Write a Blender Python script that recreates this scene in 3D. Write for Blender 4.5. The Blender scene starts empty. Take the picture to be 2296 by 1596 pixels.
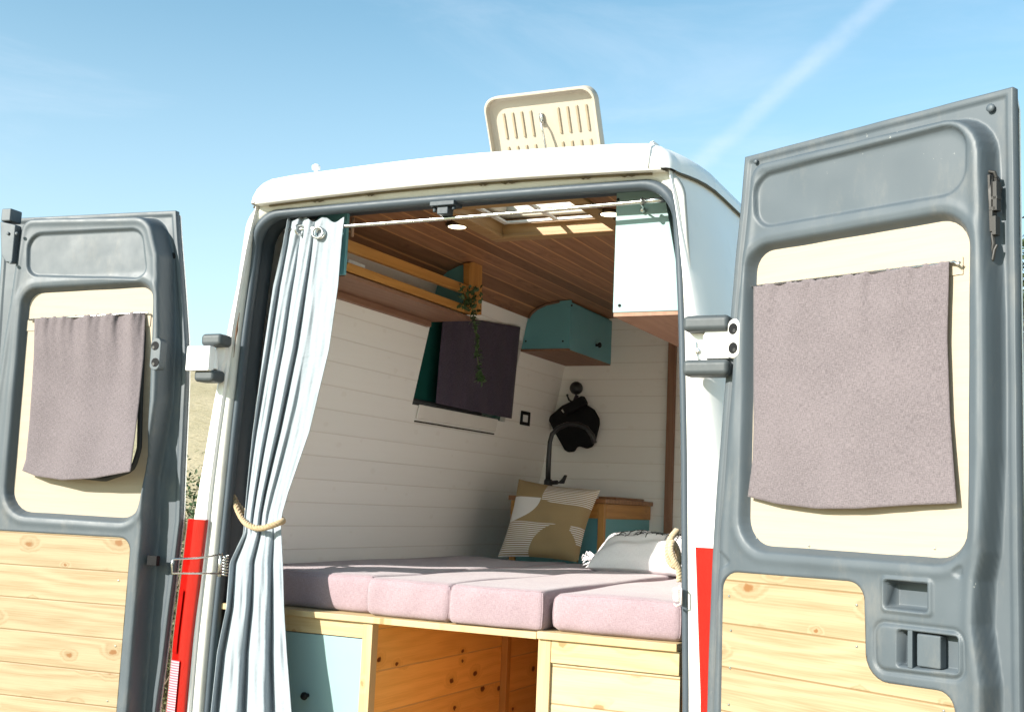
import bpy, bmesh, math, random
import numpy as np
from mathutils import Vector, Matrix
random.seed(4); rng=np.random.default_rng(7)
SC=bpy.context.scene; COL=SC.collection
# ---------------------------------------------------------------- camera (calibrated from the photograph, metres)
CF=1180.75/1024; YAW,PIT,ROL=.4436,.1259,.0434; CP=Vector((1.8155,-3.2625,1.4947))
def cam_axes():
    cy,sy=math.cos(YAW),math.sin(YAW); cp,sp=math.cos(PIT),math.sin(PIT); cr,sr=math.cos(ROL),math.sin(ROL)
    fw=Vector((-sy*cp,cy*cp,sp)); r0=Vector((cy,sy,0)); u0=r0.cross(fw)
    return cr*r0+sr*u0, -sr*r0+cr*u0, fw
CR,CU,CFW=cam_axes()
cam=bpy.data.cameras.new('camera'); camo=bpy.data.objects.new('camera',cam); COL.objects.link(camo); SC.camera=camo
cam.sensor_width=36; cam.lens=36*CF; cam.clip_end=3000; cam.clip_start=.05
m=Matrix((CR,CU,-CFW)).transposed().to_4x4(); m.translation=CP; camo.matrix_world=m
# survey helper: meets the sight line of a photo point (2296-wide picture) with a real plane of the van
def on(x,y,P,n):
    s=1024/2296; px=x*s; py=y*s
    d=CR*((px-512)/(1024*CF))-CU*((py-355.5)/(1024*CF))+CFW
    n=Vector(n); return CP+d*((Vector(P)-CP).dot(n)/d.dot(n))
def onX(x,y,v): return on(x,y,(v,0,0),(1,0,0))
def onY(x,y,v): return on(x,y,(0,v,0),(0,1,0))
def onZ(x,y,v): return on(x,y,(0,0,v),(0,0,1))
WN=Vector((1,0,-.2)).normalized(); WP=Vector((-.85,0,1.25))
def wallx(z): return -.85+.2*(z-1.25)
def onW(x,y,off=0): return on(x,y,WP+WN*off,WN)

# ---------------------------------------------------------------- node helpers
def new_mat(name):
    m=bpy.data.materials.new(name); m.use_nodes=True; nt=m.node_tree; nt.nodes.clear()
    o=nt.nodes.new('ShaderNodeOutputMaterial'); b=nt.nodes.new('ShaderNodeBsdfPrincipled'); nt.links.new(b.outputs[0],o.inputs[0])
    return m,nt,b
def N(nt,t,**k):
    n=nt.nodes.new('ShaderNode'+t)
    for a,v in k.items():
        if a.startswith('i_'):
            key=a[2:]; key=int(key) if key.isdigit() else key
            n.inputs[key].default_value=v
        else: setattr(n,a,v)
    return n
def L(nt,a,b): nt.links.new(a,b)
def math_(nt,op,a,b=None,c=None,clamp=False):
    n=nt.nodes.new('ShaderNodeMath'); n.operation=op; n.use_clamp=clamp
    for i,v in enumerate((a,b,c)):
        if v is None: continue
        if isinstance(v,(int,float)): n.inputs[i].default_value=v
        else: nt.links.new(v,n.inputs[i])
    return n.outputs[0]
def mixc(nt,fac,a,b,mode='MIX'):
    n=nt.nodes.new('ShaderNodeMix'); n.data_type='RGBA'; n.blend_type=mode; n.clamp_factor=True
    for i,v in ((0,fac),(6,a),(7,b)):
        if isinstance(v,(int,float)): n.inputs[i].default_value=v
        elif isinstance(v,(tuple,list)): n.inputs[i].default_value=(*v,1) if len(v)==3 else v
        else: nt.links.new(v,n.inputs[i])
    return n.outputs[2]
def ramp(nt,f,p0,p1,smooth=True):
    n=N(nt,'MapRange'); n.interpolation_type='SMOOTHSTEP' if smooth else 'LINEAR'
    L(nt,f,n.inputs[0]); n.inputs[1].default_value=p0; n.inputs[2].default_value=p1; return n.outputs[0]
def noise(nt,vec,scale,detail=4,rough=.55,dist=0):
    n=N(nt,'TexNoise'); n.inputs['Scale'].default_value=scale; n.inputs['Detail'].default_value=detail
    n.inputs['Roughness'].default_value=rough; n.inputs['Distortion'].default_value=dist
    if vec is not None: L(nt,vec,n.inputs['Vector'])
    return n.outputs['Fac']
def bump(nt,b,h,strength,dist=.002):
    n=N(nt,'Bump'); n.inputs['Strength'].default_value=strength; n.inputs['Distance'].default_value=dist
    L(nt,h,n.inputs['Height']); L(nt,n.outputs[0],b.inputs['Normal'])
def sca(nt,vec,s):
    n=N(nt,'VectorMath',operation='MULTIPLY'); L(nt,vec,n.inputs[0]); n.inputs[1].default_value=s; return n.outputs[0]
def paint(name,col,rough=.4,var=.08,scale=6,dirt=None,dirt_amt=.0,spec=.5,metal=0,orange=.02,chips=None):
    m,nt,b=new_mat(name); tc=N(nt,'TexCoord').outputs['Object']
    f=noise(nt,tc,scale,5)
    c=mixc(nt,f,tuple(x*(1-var) for x in col),tuple(min(1,x*(1+var)) for x in col))
    if dirt:
        d=ramp(nt,noise(nt,sca(nt,tc,(1,1,.45)),9,8,.7),.58-dirt_amt*.3,.78)
        c=mixc(nt,math_(nt,'MULTIPLY',d,dirt_amt),c,dirt)
    if chips:
        k=ramp(nt,math_(nt,'ADD',noise(nt,tc,55,5,.75),math_(nt,'MULTIPLY',noise(nt,tc,2.3,3),.30)),.865,.91); c=mixc(nt,math_(nt,'MULTIPLY',k,.7),c,chips)
    L(nt,c,b.inputs['Base Color'])
    r=math_(nt,'MULTIPLY_ADD',noise(nt,tc,scale*4,3),.25,rough-.12); L(nt,r,b.inputs['Roughness'])
    b.inputs['Specular IOR Level'].default_value=spec; b.inputs['Metallic'].default_value=metal
    if orange: bump(nt,b,noise(nt,tc,220,2),orange,.001)
    return m
def wood(name,light,dark,knotc,pw=.1,groove=.004,goff=0.0,rough=.5,knots=1.0,ringy=.5,plankvar=.12,spec=.35,groovec=None):
    """u of the UV runs along the grain and v across it, both in metres"""
    m,nt,b=new_mat(name); uv=N(nt,'UVMap').outputs[0]
    sp=N(nt,'SeparateXYZ'); L(nt,uv,sp.inputs[0]); u,v=sp.outputs[0],sp.outputs[1]
    vv=math_(nt,'ADD',v,goff)
    q=math_(nt,'DIVIDE',vv,pw); pid=math_(nt,'FLOOR',q); fr=math_(nt,'FRACT',q)
    wn=N(nt,'TexWhiteNoise',noise_dimensions='1D'); L(nt,pid,wn.inputs['W']); rnd=wn.outputs['Value']
    uo=math_(nt,'ADD',u,math_(nt,'MULTIPLY',rnd,17.3)); vo=math_(nt,'ADD',v,math_(nt,'MULTIPLY',rnd,3.7))
    cb=N(nt,'CombineXYZ'); L(nt,uo,cb.inputs[0]); L(nt,vo,cb.inputs[1]); vec=cb.outputs[0]
    # knots
    kv=N(nt,'TexVoronoi'); kv.voronoi_dimensions='2D'; kv.feature='F1'; kv.inputs['Scale'].default_value=1; kv.inputs['Randomness'].default_value=1
    L(nt,sca(nt,vec,(5.2,8.8,1)),kv.inputs['Vector']); kd=math_(nt,'ADD',kv.outputs['Distance'],math_(nt,'MULTIPLY_ADD',noise(nt,vec,60,3),.12,-.06))
    sc=N(nt,'SeparateColor'); L(nt,kv.outputs['Color'],sc.inputs[0])
    keep=math_(nt,'GREATER_THAN',sc.outputs[0],.33)
    size=math_(nt,'MULTIPLY_ADD',sc.outputs[1],.085,.045)
    kn=math_(nt,'SUBTRACT',1.0,math_(nt,'DIVIDE',kd,size),clamp=True)
    core=math_(nt,'MULTIPLY',math_(nt,'MULTIPLY',ramp(nt,kn,.0,.5),keep),knots)
    halo=math_(nt,'MULTIPLY',math_(nt,'MULTIPLY',math_(nt,'SUBTRACT',1.0,math_(nt,'DIVIDE',kd,math_(nt,'MULTIPLY',size,3.2)),clamp=True),keep),knots)
    # grain
    big=noise(nt,sca(nt,vec,(1.1,9,1)),1,3,.5,.3)
    ph=math_(nt,'ADD',math_(nt,'MULTIPLY',vo,420*.35),math_(nt,'MULTIPLY_ADD',big,26,math_(nt,'MULTIPLY',halo,14)))
    ring=math_(nt,'MULTIPLY_ADD',math_(nt,'SINE',ph),.5,.5)
    fine=noise(nt,sca(nt,vec,(6,260,1)),1,4,.6)
    g=math_(nt,'ADD',math_(nt,'MULTIPLY',ring,ringy*.6),math_(nt,'MULTIPLY',fine,1-ringy*.6))
    c=mixc(nt,ramp(nt,g,.25,.95),light,dark)
    pv=math_(nt,'MULTIPLY_ADD',rnd,2*plankvar,1-plankvar)
    hs=N(nt,'HueSaturation'); L(nt,c,hs.inputs['Color']); L(nt,pv,hs.inputs['Value']); c=hs.outputs[0]
    c=mixc(nt,math_(nt,'MULTIPLY',halo,.75),c,dark)
    c=mixc(nt,math_(nt,'MULTIPLY',core,.9),c,knotc)
    h=math_(nt,'MULTIPLY',g,.12)
    if groove:
        e=math_(nt,'MULTIPLY',math_(nt,'MINIMUM',fr,math_(nt,'SUBTRACT',1.0,fr)),pw)
        gm=math_(nt,'SUBTRACT',1.0,ramp(nt,e,groove*.2,groove))
        c=mixc(nt,math_(nt,'MULTIPLY',gm,.85),c,groovec or tuple(x*.35 for x in dark))
        h=math_(nt,'SUBTRACT',h,gm)
    L(nt,c,b.inputs['Base Color']); b.inputs['Roughness'].default_value=rough; b.inputs['Specular IOR Level'].default_value=spec
    bump(nt,b,h,.6,.002)
    return m
def fabric(name,col,col2,scale=900,rough=.95,var=.5,bmp=.35,speck=.4,sheen=.2,blotch=3,wr=.0):
    m,nt,b=new_mat(name); uv=N(nt,'UVMap').outputs[0]
    w1=noise(nt,sca(nt,uv,(scale,scale*.12,1)),1,2); w2=noise(nt,sca(nt,uv,(scale*.12,scale,1)),1,2)
    w3=noise(nt,sca(nt,uv,(scale*.45,scale*.45,1)),1,3,.8)
    w=math_(nt,'MULTIPLY_ADD',math_(nt,'ADD',math_(nt,'ADD',w1,w2),math_(nt,'MULTIPLY',w3,1.2)),1.5,-1.9,clamp=True)
    bl=noise(nt,uv,blotch,5)
    f=math_(nt,'ADD',math_(nt,'MULTIPLY',w,speck),math_(nt,'MULTIPLY',bl,1-speck),clamp=True)
    c=mixc(nt,ramp(nt,f,.5-var*.5,.5+var*.5),col,col2); L(nt,c,b.inputs['Base Color'])
    b.inputs['Roughness'].default_value=rough; b.inputs['Specular IOR Level'].default_value=.1
    b.inputs['Sheen Weight'].default_value=sheen
    if wr:
        b1=N(nt,'Bump'); b1.inputs['Strength'].default_value=bmp; b1.inputs['Distance'].default_value=.0012; L(nt,w,b1.inputs['Height'])
        b2=N(nt,'Bump'); b2.inputs['Strength'].default_value=wr; b2.inputs['Distance'].default_value=.02; L(nt,noise(nt,uv,11,5,.6,.8),b2.inputs['Height']); L(nt,b1.outputs[0],b2.inputs['Normal']); L(nt,b2.outputs[0],b.inputs['Normal'])
    else: bump(nt,b,w,bmp,.0012)
    return m
def plain(name,col,rough=.5,metal=0,spec=.5,emit=None,es=0):
    m,nt,b=new_mat(name); tc=N(nt,'TexCoord').outputs['Object']
    c=mixc(nt,noise(nt,tc,40,4),tuple(x*.82 for x in col),tuple(min(1,x*1.15) for x in col)); L(nt,c,b.inputs['Base Color'])
    L(nt,math_(nt,'MULTIPLY_ADD',noise(nt,tc,90,3),.2,max(.02,rough-.1)),b.inputs['Roughness'])
    b.inputs['Metallic'].default_value=metal; b.inputs['Specular IOR Level'].default_value=spec
    if emit: b.inputs['Emission Color'].default_value=(*emit,1); b.inputs['Emission Strength'].default_value=es
    return m

# ---------------------------------------------------------------- mesh helpers
def tag(o,label=None,cat=None,group=None,kind=None):
    for k,v in (('label',label),('category',cat),('group',group),('kind',kind)):
        if v: o[k]=v
    return o
def thing(name,label,cat,loc=(0,0,0),group=None):
    o=bpy.data.objects.new(name,None); COL.objects.link(o); o.location=loc; o.empty_display_size=.1
    return tag(o,label,cat,group)
def par(o,p):
    if p is None: return o
    o.parent=p; q=p; loc=Vector((0,0,0))
    while q is not None:
        loc+=q.location; q=q.parent
    o.location=o.location-loc
    return o
def mesh(name,verts,faces,mat,parent=None,smooth=False,uv=None,bevel=0,seg=2,auto=None,subsurf=0,solid=0):
    me=bpy.data.meshes.new(name); me.from_pydata([tuple(v) for v in verts],[],[tuple(f) for f in faces]); me.validate(); me.update()
    bm=bmesh.new(); bm.from_mesh(me)
    if not solid: bmesh.ops.recalc_face_normals(bm,faces=bm.faces)
    bm.to_mesh(me); bm.free()
    o=bpy.data.objects.new(name,me); COL.objects.link(o)
    for mm in (mat if isinstance(mat,(list,tuple)) else [mat]): me.materials.append(mm)
    add_uv(me,uv)
    if smooth: me.polygons.foreach_set('use_smooth',[True]*len(me.polygons))
    if auto is not None:
        me.polygons.foreach_set('use_smooth',[True]*len(me.polygons)); me.set_sharp_from_angle(angle=math.radians(auto))
    if solid:
        s=o.modifiers.new('s','SOLIDIFY'); s.thickness=solid; s.offset=0
    if bevel:
        bv=o.modifiers.new('b','BEVEL'); bv.width=bevel; bv.segments=seg; bv.limit_method='ANGLE'; bv.angle_limit=math.radians(35)
        me.polygons.foreach_set('use_smooth',[True]*len(me.polygons)); bv.harden_normals=True; me.set_sharp_from_angle(angle=math.radians(35))
    if subsurf:
        ss=o.modifiers.new('ss','SUBSURF'); ss.levels=subsurf; ss.render_levels=subsurf
    return par(o,parent)
def add_uv(me,uv):
    lay=me.uv_layers.new(name='UVMap')
    n=len(me.loops)
    if uv is None or n==0:
        # box mapping, metres
        for p in me.polygons:
            a=[abs(x) for x in p.normal]; k=a.index(max(a))
            for li in p.loop_indices:
                c=me.vertices[me.loops[li].vertex_index].co
                lay.data[li].uv=((c.y,c.z) if k==0 else (c.x,c.z) if k==1 else (c.x,c.y))
    else:
        vals=[uv(v.co) for v in me.vertices]
        for l in me.loops: lay.data[l.index].uv=vals[l.vertex_index]
class B:
    """collects shapes for ONE mesh"""
    def __init__(s): s.v=[]; s.f=[]
    def add(s,v,f):
        k=len(s.v); s.v+= [Vector(x) for x in v]; s.f+=[tuple(i+k for i in q) for q in f]; return s
    def box(s,a,b):
        x0,y0,z0=a;x1,y1,z1=b
        return s.add([(x0,y0,z0),(x1,y0,z0),(x1,y1,z0),(x0,y1,z0),(x0,y0,z1),(x1,y0,z1),(x1,y1,z1),(x0,y1,z1)],
              [(0,3,2,1),(4,5,6,7),(0,1,5,4),(1,2,6,5),(2,3,7,6),(3,0,4,7)])
    def obox(s,c,ax,ay,az):
        c=Vector(c);ax,ay,az=Vector(ax),Vector(ay),Vector(az)
        v=[c+ax*i+ay*j+az*k for k in (-1,1) for i,j in ((-1,-1),(1,-1),(1,1),(-1,1))]
        return s.add(v,[(0,3,2,1),(4,5,6,7),(0,1,5,4),(1,2,6,5),(2,3,7,6),(3,0,4,7)])
    def prism(s,poly,ext):
        n=len(poly); ext=Vector(ext); p=[Vector(q) for q in poly]
        return s.add(p+[q+ext for q in p],[tuple(range(n))[::-1],tuple(range(n,2*n))]+[(i,(i+1)%n,n+(i+1)%n,n+i) for i in range(n)])
    def tube(s,pts,r,n=10,cap=True,closed=False):
        pts=[Vector(p) for p in pts]; m=len(pts); rs=r if isinstance(r,(list,tuple)) else [r]*m
        k=len(s.v); prev=None
        for i,p in enumerate(pts):
            a=pts[i-1] if (i>0 or closed) else p; b=pts[(i+1)%m] if (i<m-1 or closed) else p
            t=(b-a).normalized()
            if prev is None:
                up=Vector((0,0,1)) if abs(t.z)<.9 else Vector((1,0,0)); x=t.cross(up).normalized()
            else: x=(prev-t*prev.dot(t)).normalized()
            prev=x; y=t.cross(x)
            for j in range(n):
                q=2*math.pi*j/n; s.v.append(p+(x*math.cos(q)+y*math.sin(q))*rs[i])
        for i in range(m if closed else m-1):
            i2=(i+1)%m
            for j in range(n): s.f.append((k+i*n+j,k+i*n+(j+1)%n,k+i2*n+(j+1)%n,k+i2*n+j))
        if cap and not closed: s.f.append(tuple(k+j for j in range(n))[::-1]); s.f.append(tuple(k+(m-1)*n+j for j in range(n)))
        return s
    def lathe(s,c,axis,prof,n=20):
        c=Vector(c); a=Vector(axis).normalized(); x=a.orthogonal().normalized(); y=a.cross(x); k=len(s.v); m=len(prof)
        for r,h in prof:
            for j in range(n):
                q=2*math.pi*j/n; s.v.append(c+a*h+(x*math.cos(q)+y*math.sin(q))*r)
        for i in range(m-1):
            for j in range(n): s.f.append((k+i*n+j,k+i*n+(j+1)%n,k+(i+1)*n+(j+1)%n,k+(i+1)*n+j))
        s.f.append(tuple(k+j for j in range(n))[::-1]); s.f.append(tuple(k+(m-1)*n+j for j in range(n)))
        return s
    def grid(s,rows):
        k=len(s.v); n=len(rows[0])
        for r in rows: s.v+=[Vector(q) for q in r]
        for i in range(len(rows)-1):
            for j in range(n-1): s.f.append((k+i*n+j,k+i*n+j+1,k+(i+1)*n+j+1,k+(i+1)*n+j))
        return s
    def ring(s,loops,closed=False):
        """bridges successive open or closed loops of equal length"""
        k=len(s.v); n=len(loops[0])
        for r in loops: s.v+=[Vector(q) for q in r]
        for i in range(len(loops)-1):
            for j in range(n if closed else n-1): s.f.append((k+i*n+j,k+i*n+(j+1)%n,k+(i+1)*n+(j+1)%n,k+(i+1)*n+j))
        return s
    def build(s,name,mat,parent=None,**k): return mesh(name,s.v,s.f,mat,parent,**k)
def rpoly(pts,r,seg=6):
    """2-D polygon with rounded corners"""
    out=[]; n=len(pts); rs=r if isinstance(r,(list,tuple)) else [r]*n
    for i in range(n):
        p=Vector(pts[i]); a=Vector(pts[i-1]); b=Vector(pts[(i+1)%n]); rr=rs[i]
        u=(a-p); v=(b-p); la,lb=u.length,v.length; u/=la; v/=lb
        ang=math.acos(max(-1,min(1,u.dot(v)))); 
        if rr<=0 or ang>3.05: out.append(p); continue
        d=min(rr/math.tan(ang/2),la*.49,lb*.49); rr=d*math.tan(ang/2)
        c=p+(u+v).normalized()*(rr/math.sin(ang/2)); s0=p+u*d-c; e0=p+v*d-c
        a0=math.atan2(s0.y,s0.x); da=math.atan2(e0.y,e0.x)-a0
        while da>math.pi: da-=2*math.pi
        while da<-math.pi: da+=2*math.pi
        for k in range(seg+1):
            q=a0+da*k/seg; out.append(c+Vector((math.cos(q),math.sin(q)))*rr)
    return out
def sdf(poly,U,Z):
    """signed distance of grids U,Z to a polygon (negative inside)"""
    d=np.full(U.shape,1e9); s=np.ones(U.shape); n=len(poly)
    for i in range(n):
        ax,ay=poly[i]; bx,by=poly[i-1]
        ex,ey=bx-ax,by-ay; wx,wy=U-ax,Z-ay
        t=np.clip((wx*ex+wy*ey)/(ex*ex+ey*ey+1e-12),0,1)
        d=np.minimum(d,(wx-ex*t)**2+(wy-ey*t)**2)
        c1=Z>=ay; c2=Z<by; c3=ex*wy>ey*wx
        flip=(c1&c2&c3)|(~c1&~c2&~c3); s=np.where(flip,-s,s)
    return s*np.sqrt(d)
def sst(x): x=np.clip(x,0,1); return x*x*(3-2*x)
def interp(t,xs,ys): return float(np.interp(t,xs,ys))
SKY_DUST=1.0; SKY_TINT=(.74,1.02,.93); SKY_CLOUD=(4.5,4.75,5.3); SKY_STR=.09; EXPO=1.47
# ---------------------------------------------------------------- materials
WHITE=paint('white_paint',(.84,.83,.82),.36,.03,3,(.55,.47,.36),.22)
FRAMEW=paint('frame_paint',(.60,.585,.55),.42,.06,6,(.30,.24,.16),.35)
GREY=paint('grey_door_paint',(.064,.080,.094),.52,.14,5,(.22,.20,.17),.30,orange=.04,chips=(.42,.42,.40))
INNERM=paint('dark_inner_frame_paint',(.035,.048,.062),.45,.12,8,None,0,.4)
SEALM=paint('door_seal_rubber',(.052,.068,.085),.5,.12,8,None,0,.35)
RUBBER=plain('black_rubber',(.028,.03,.032),.6)
BUMPM=plain('bumper_rubber',(.05,.06,.066),.55)
BLACK=plain('black_plastic',(.007,.007,.008),.7,0,.2)
BLACKM=plain('black_metal',(.016,.016,.017),.38,0,.5)
STEEL=plain('steel',(.62,.62,.60),.28,1)
DARKSTEEL=plain('greasy_steel',(.026,.024,.022),.5,.1)
REDM,_n,_b=new_mat('red_lens'); _tc=N(_n,'TexCoord').outputs['Object']
_sp=N(_n,'SeparateXYZ'); L(_n,_tc,_sp.inputs[0])
L(_n,mixc(_n,noise(_n,_tc,18,3),(.27,.004,.002),(.36,.007,.004)),_b.inputs['Base Color']); _b.inputs['Roughness'].default_value=.12; _b.inputs['Coat Weight'].default_value=.6
_b.inputs['Subsurface Weight'].default_value=.0
REDD=plain('red_brake_lens',(.30,.006,.004),.12)  # plain red of the brake lens
REFL,_n,_b=new_mat('reflector'); _tc=N(_n,'TexCoord').outputs['Object']; _sp=N(_n,'SeparateXYZ'); L(_n,_tc,_sp.inputs[0])
_s=math_(_n,'MULTIPLY_ADD',math_(_n,'SINE',math_(_n,'MULTIPLY',_sp.outputs[2],2*math.pi/.0085)),.5,.5)
L(_n,mixc(_n,_s,(.40,.09,.12),(.58,.38,.42)),_b.inputs['Base Color']); _b.inputs['Roughness'].default_value=.2
PINE=wood('pale_pine_boards',(.35,.275,.17),(.24,.165,.085),(.20,.085,.025),.112,.0035,.02,.5,1,.45,.06,.3,(.20,.12,.05))
PINE2=wood('pale_pine_frame',(.50,.375,.21),(.41,.275,.125),(.28,.13,.045),9,0,0,.5,.7,.4,.05,.3)
PINED=wood('oiled_pine_boards',(.80,.44,.135),(.64,.32,.08),(.13,.035,.009),.135,.004,0,.4,1.3,.4,.14,.4,(.55,.33,.14))
PLY=wood('birch_plywood',(.39,.325,.25),(.355,.29,.215),(.5,.33,.16),9,0,0,.55,0,.25,.02,.3)
CEIL=wood('dark_ceiling_boards',(.32,.16,.083),(.21,.096,.048),(.05,.018,.008),.088,.006,0,.5,.3,.5,.26,.3,(.62,.32,.13))
HONEY=wood('honey_wood',(.52,.25,.065),(.40,.17,.036),(.12,.04,.01),9,0,0,.42,.25,.5,.05,.45)
BROWN=wood('brown_veneer',(.30,.165,.105),(.235,.12,.075),(.1,.04,.02),9,0,0,.55,.2,.5,.05,.3)
HATCHW=wood('hatch_wood',(.38,.23,.105),(.30,.165,.065),(.2,.09,.03),9,0,0,.45,.3,.5,.05,.35)
WALNUT=wood('walnut_worktop',(.34,.155,.06),(.22,.088,.032),(.06,.025,.01),9,0,0,.35,.2,.6,.05,.45)
PANELW=wood('white_painted_boards',(.90,.88,.84),(.885,.86,.815),(.58,.50,.40),.0885,.0026,.03,.6,.12,.3,.012,.25,(.76,.715,.65))
TEAL=paint('teal_paint',(.135,.36,.405),.5,.05,4,None,0,.4)
TEAL_SUNLIT=paint('sunlit_teal_paint',(.235,.345,.352),.5,.04,4,None,0,.35)  # lighter copy of the teal paint, sunlight put into the colour
LILAC=fabric('lilac_upholstery',(.245,.172,.192),(.365,.275,.297),600,.95,.9,.5,.55,.3,9,.12)
MAUVE=fabric('mauve_linen',(.100,.085,.090),(.198,.168,.178),620,.95,.85,.3,.6,.1,5)
PURPLE=fabric('dark_purple_linen',(.045,.035,.055),(.085,.068,.10),420,.95,.6,.5,.6,.1,5)
CURT=fabric('pale_blue_cotton',(.255,.288,.318),(.318,.352,.385),700,.9,.7,.25,.45,.15,4,.25)
ROPEM=fabric('jute_rope',(.32,.22,.12),(.52,.40,.25),300,.95,.8,.6,.6,.2,30)
ROPEW=fabric('cotton_rope',(.40,.30,.18),(.60,.49,.34),300,.95,.8,.6,.6,.2,30)
WHITEF=fabric('white_cotton',(.74,.70,.72),(.85,.82,.83),600,.95,.6,.3,.4,.2,8)
LEAF=plain('trailing_leaf',(.055,.10,.035),.5)
BUSHM=plain('bush_leaf',(.050,.085,.030),.6); BUSHL=plain('dry_bush_leaf',(.11,.115,.05),.65); BARK=plain('bark',(.16,.12,.085),.8)
LAMPM=plain('lamp_glow',(.9,.85,.7),.4,emit=(1,.86,.55),es=2.2)
BRONZE=plain('bronze_ring',(.05,.03,.02),.35,.8)
CREAM=paint('cream_plastic',(.47,.41,.33),.5,.06,8,(.42,.34,.24),.35)
m_,nt_,b_=new_mat('window_glass'); b_.inputs['Base Color'].default_value=(.8,.85,.84,1); b_.inputs['Transmission Weight'].default_value=1; b_.inputs['Roughness'].default_value=.02; b_.inputs['IOR'].default_value=1.05; b_.inputs['Specular IOR Level'].default_value=.3; GLASS=m_
m_,nt_,b_=new_mat('tinted_glass'); b_.inputs['Base Color'].default_value=(.012,.075,.062,1); b_.inputs['Roughness'].default_value=.08; tc_=N(nt_,'TexCoord').outputs['Object']
L(nt_,mixc(nt_,noise(nt_,tc_,3,3),(.006,.05,.043),(.02,.11,.088)),b_.inputs['Base Color']); TINT=m_

# ---------------------------------------------------------------- the van
van=thing('camper_van','white panel camper van with both rear doors swung wide open','camper van',(0,2.3,0))
V=van
def hw(z): return interp(z,[.3,.5,.75,1.0,1.4,1.8,2.14,2.4,2.5],[.955,.985,.99,.985,.962,.908,.848,.783,.762])
zs=[.32+i*(2.5-.32)/40 for i in range(41)]
def side_pts(ins,inz=0):
    return [Vector((-(hw(z)-ins),z)) for z in zs]
def opw(z): return interp(z,[.3,.95,1.18,1.68,2.07,2.30,2.46],[.83,.824,.816,.800,.782,.765,.75])
def bulge(y): return interp(y,[.02,.052,.085,.125,.18,.25,.34],[0,.010,.022,.034,.045,.052,.055])   # the body swells behind its rear edge
def pk(z): return max(.08,min(1,(hw(z)-opw(z)-interp(z,[1.5,2.35],[.058,.022]))/.122))
# body sides with rounded rear corners and the two rear pillars
for s in (1,):
    b=B()
    rows=[(0,5.0),(0,3.0),(0,1.2),(0,.34),(0,.25),(0,.18),(0,.125),(.003,.085),(.010,.052),(.024,.027),(.044,.011),(.066,.003),(.088,0),(.118,.0),(.122,.004),(.122,.02)]
    for sg in (-1,1):
        loops=[[(sg*(hw(z)-i*pk(z)+bulge(y)),y,z) for z in zs] for i,y in rows]
        b.ring(loops)
    b.build('body_shell',WHITE,V,smooth=True).data.set_sharp_from_angle(angle=math.radians(50))
# gutter groove line along each side under the roof cap
for sg in (-1,1):
    B().tube([(sg*(.770+bulge(y)),y,2.497) for y in (.01,.05,.085,.125,.18,.25,.34,1,3,4.9)],.004,6).build('roof_gutter',plain('gutter_dirt',(.10,.085,.06),.8),V,smooth=True)
# roof cap
def roofprof():
    half=[(-.772,2.502),(-.768,2.53),(-.752,2.560),(-.725,2.580),(-.69,2.592),(-.6,2.599),(-.45,2.604),(-.3,2.609),(-.13,2.613),(0,2.614)]
    return half+[(-x,z) for x,z in half[::-1][1:]]
RP=roofprof()
def bot(x): return 2.497+.017*math.cos(min(1,abs(x)/.76)*math.pi/2)
def inset(i):
    out=[]
    for x,z in RP:
        k=1-i/.772
        out.append((x*k, z-i if z>2.55 else z-i*max(0,(z-2.5)/.05)))
    return out
b=B()
loops=[]
def bx_(x,y): return x*(1+bulge(y)/.772)
for i,y in ((.034,-.032),(.018,-.026),(.007,-.012),(.001,.012),(0,.03)):
    loops.append([(x,y,z) for x,z in inset(i)])
loops+= [[(bx_(x,y),y,z) for x,z in RP] for y in (.052,.085,.125,.18,.26)]
b.ring(loops)
low=[(x*(1-.034/.772),-.032) for x,z in RP]
xs_=[q[0] for q in loops[0]]
b.ring([[(x,-.033,bot(x)+.004) for x in xs_],[(x,-.0325,(bot(x)+loops[0][i][2])/2) for i,x in enumerate(xs_)],loops[0]])
b.ring([[(x*1.02,.045,bot(x)+.002) for x in xs_],[(x,-.027,bot(x)-.002) for x in xs_],[(x,-.033,bot(x)+.004) for x in xs_]])
# roof with a square hole for the hatch
HX0,HX1,HY0,HY1=-.12,.335,.25,.68
RP2=[(x*(1+.0525/.772),z) for x,z in RP]
def roofz(x): return float(np.interp(x,[q[0] for q in RP2],[q[1] for q in RP2]))
xs=sorted(set([q[0] for q in RP2]+[HX0,HX1])); ys=[.26,HY1,1.4,2.6,4.2,4.9]; ys=[HY0+.01,HY1,1.4,2.6,4.2,4.9]
for j in range(len(ys)-1):
    for i in range(len(xs)-1):
        if j==0 and xs[i]>=HX0-1e-6 and xs[i+1]<=HX1+1e-6: continue
        q=[(xs[i],ys[j],roofz(xs[i])),(xs[i+1],ys[j],roofz(xs[i+1])),(xs[i+1],ys[j+1],roofz(xs[i+1])),(xs[i],ys[j+1],roofz(xs[i]))]
        b.add(q,[(0,1,2,3)])
roof=b.build('roof',WHITE,V,smooth=True); roof.data.set_sharp_from_angle(angle=math.radians(45))
# seam and screws on the cap
xq=onY(1455,325,-.03).x
B().tube([(xq,-.0345,bot(xq)+.005),(xq+.003,-.035,2.55),(xq+.004,-.022,2.582),(xq+.004,-.004,roofz(xq)-.004),(xq+.004,.05,roofz(xq)-.001)],.0035,6).build('roof_seam',WHITE,roof,smooth=True)
p=onY(705,378,.0); B().lathe(p+Vector((0,.01,-.02)),(0,0,1),[(.006,0),(.006,.018),(.014,.02),(.015,.032),(.008,.038)],14).build('roof_bolt',WHITE,roof,smooth=True)
p=onY(1461,322,.0); B().lathe(p+Vector((0,.01,-.012)),(0,0,1),[(.008,0),(.008,.010),(.004,.016)],12).build('roof_bolt',WHITE,roof,smooth=True)
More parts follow.
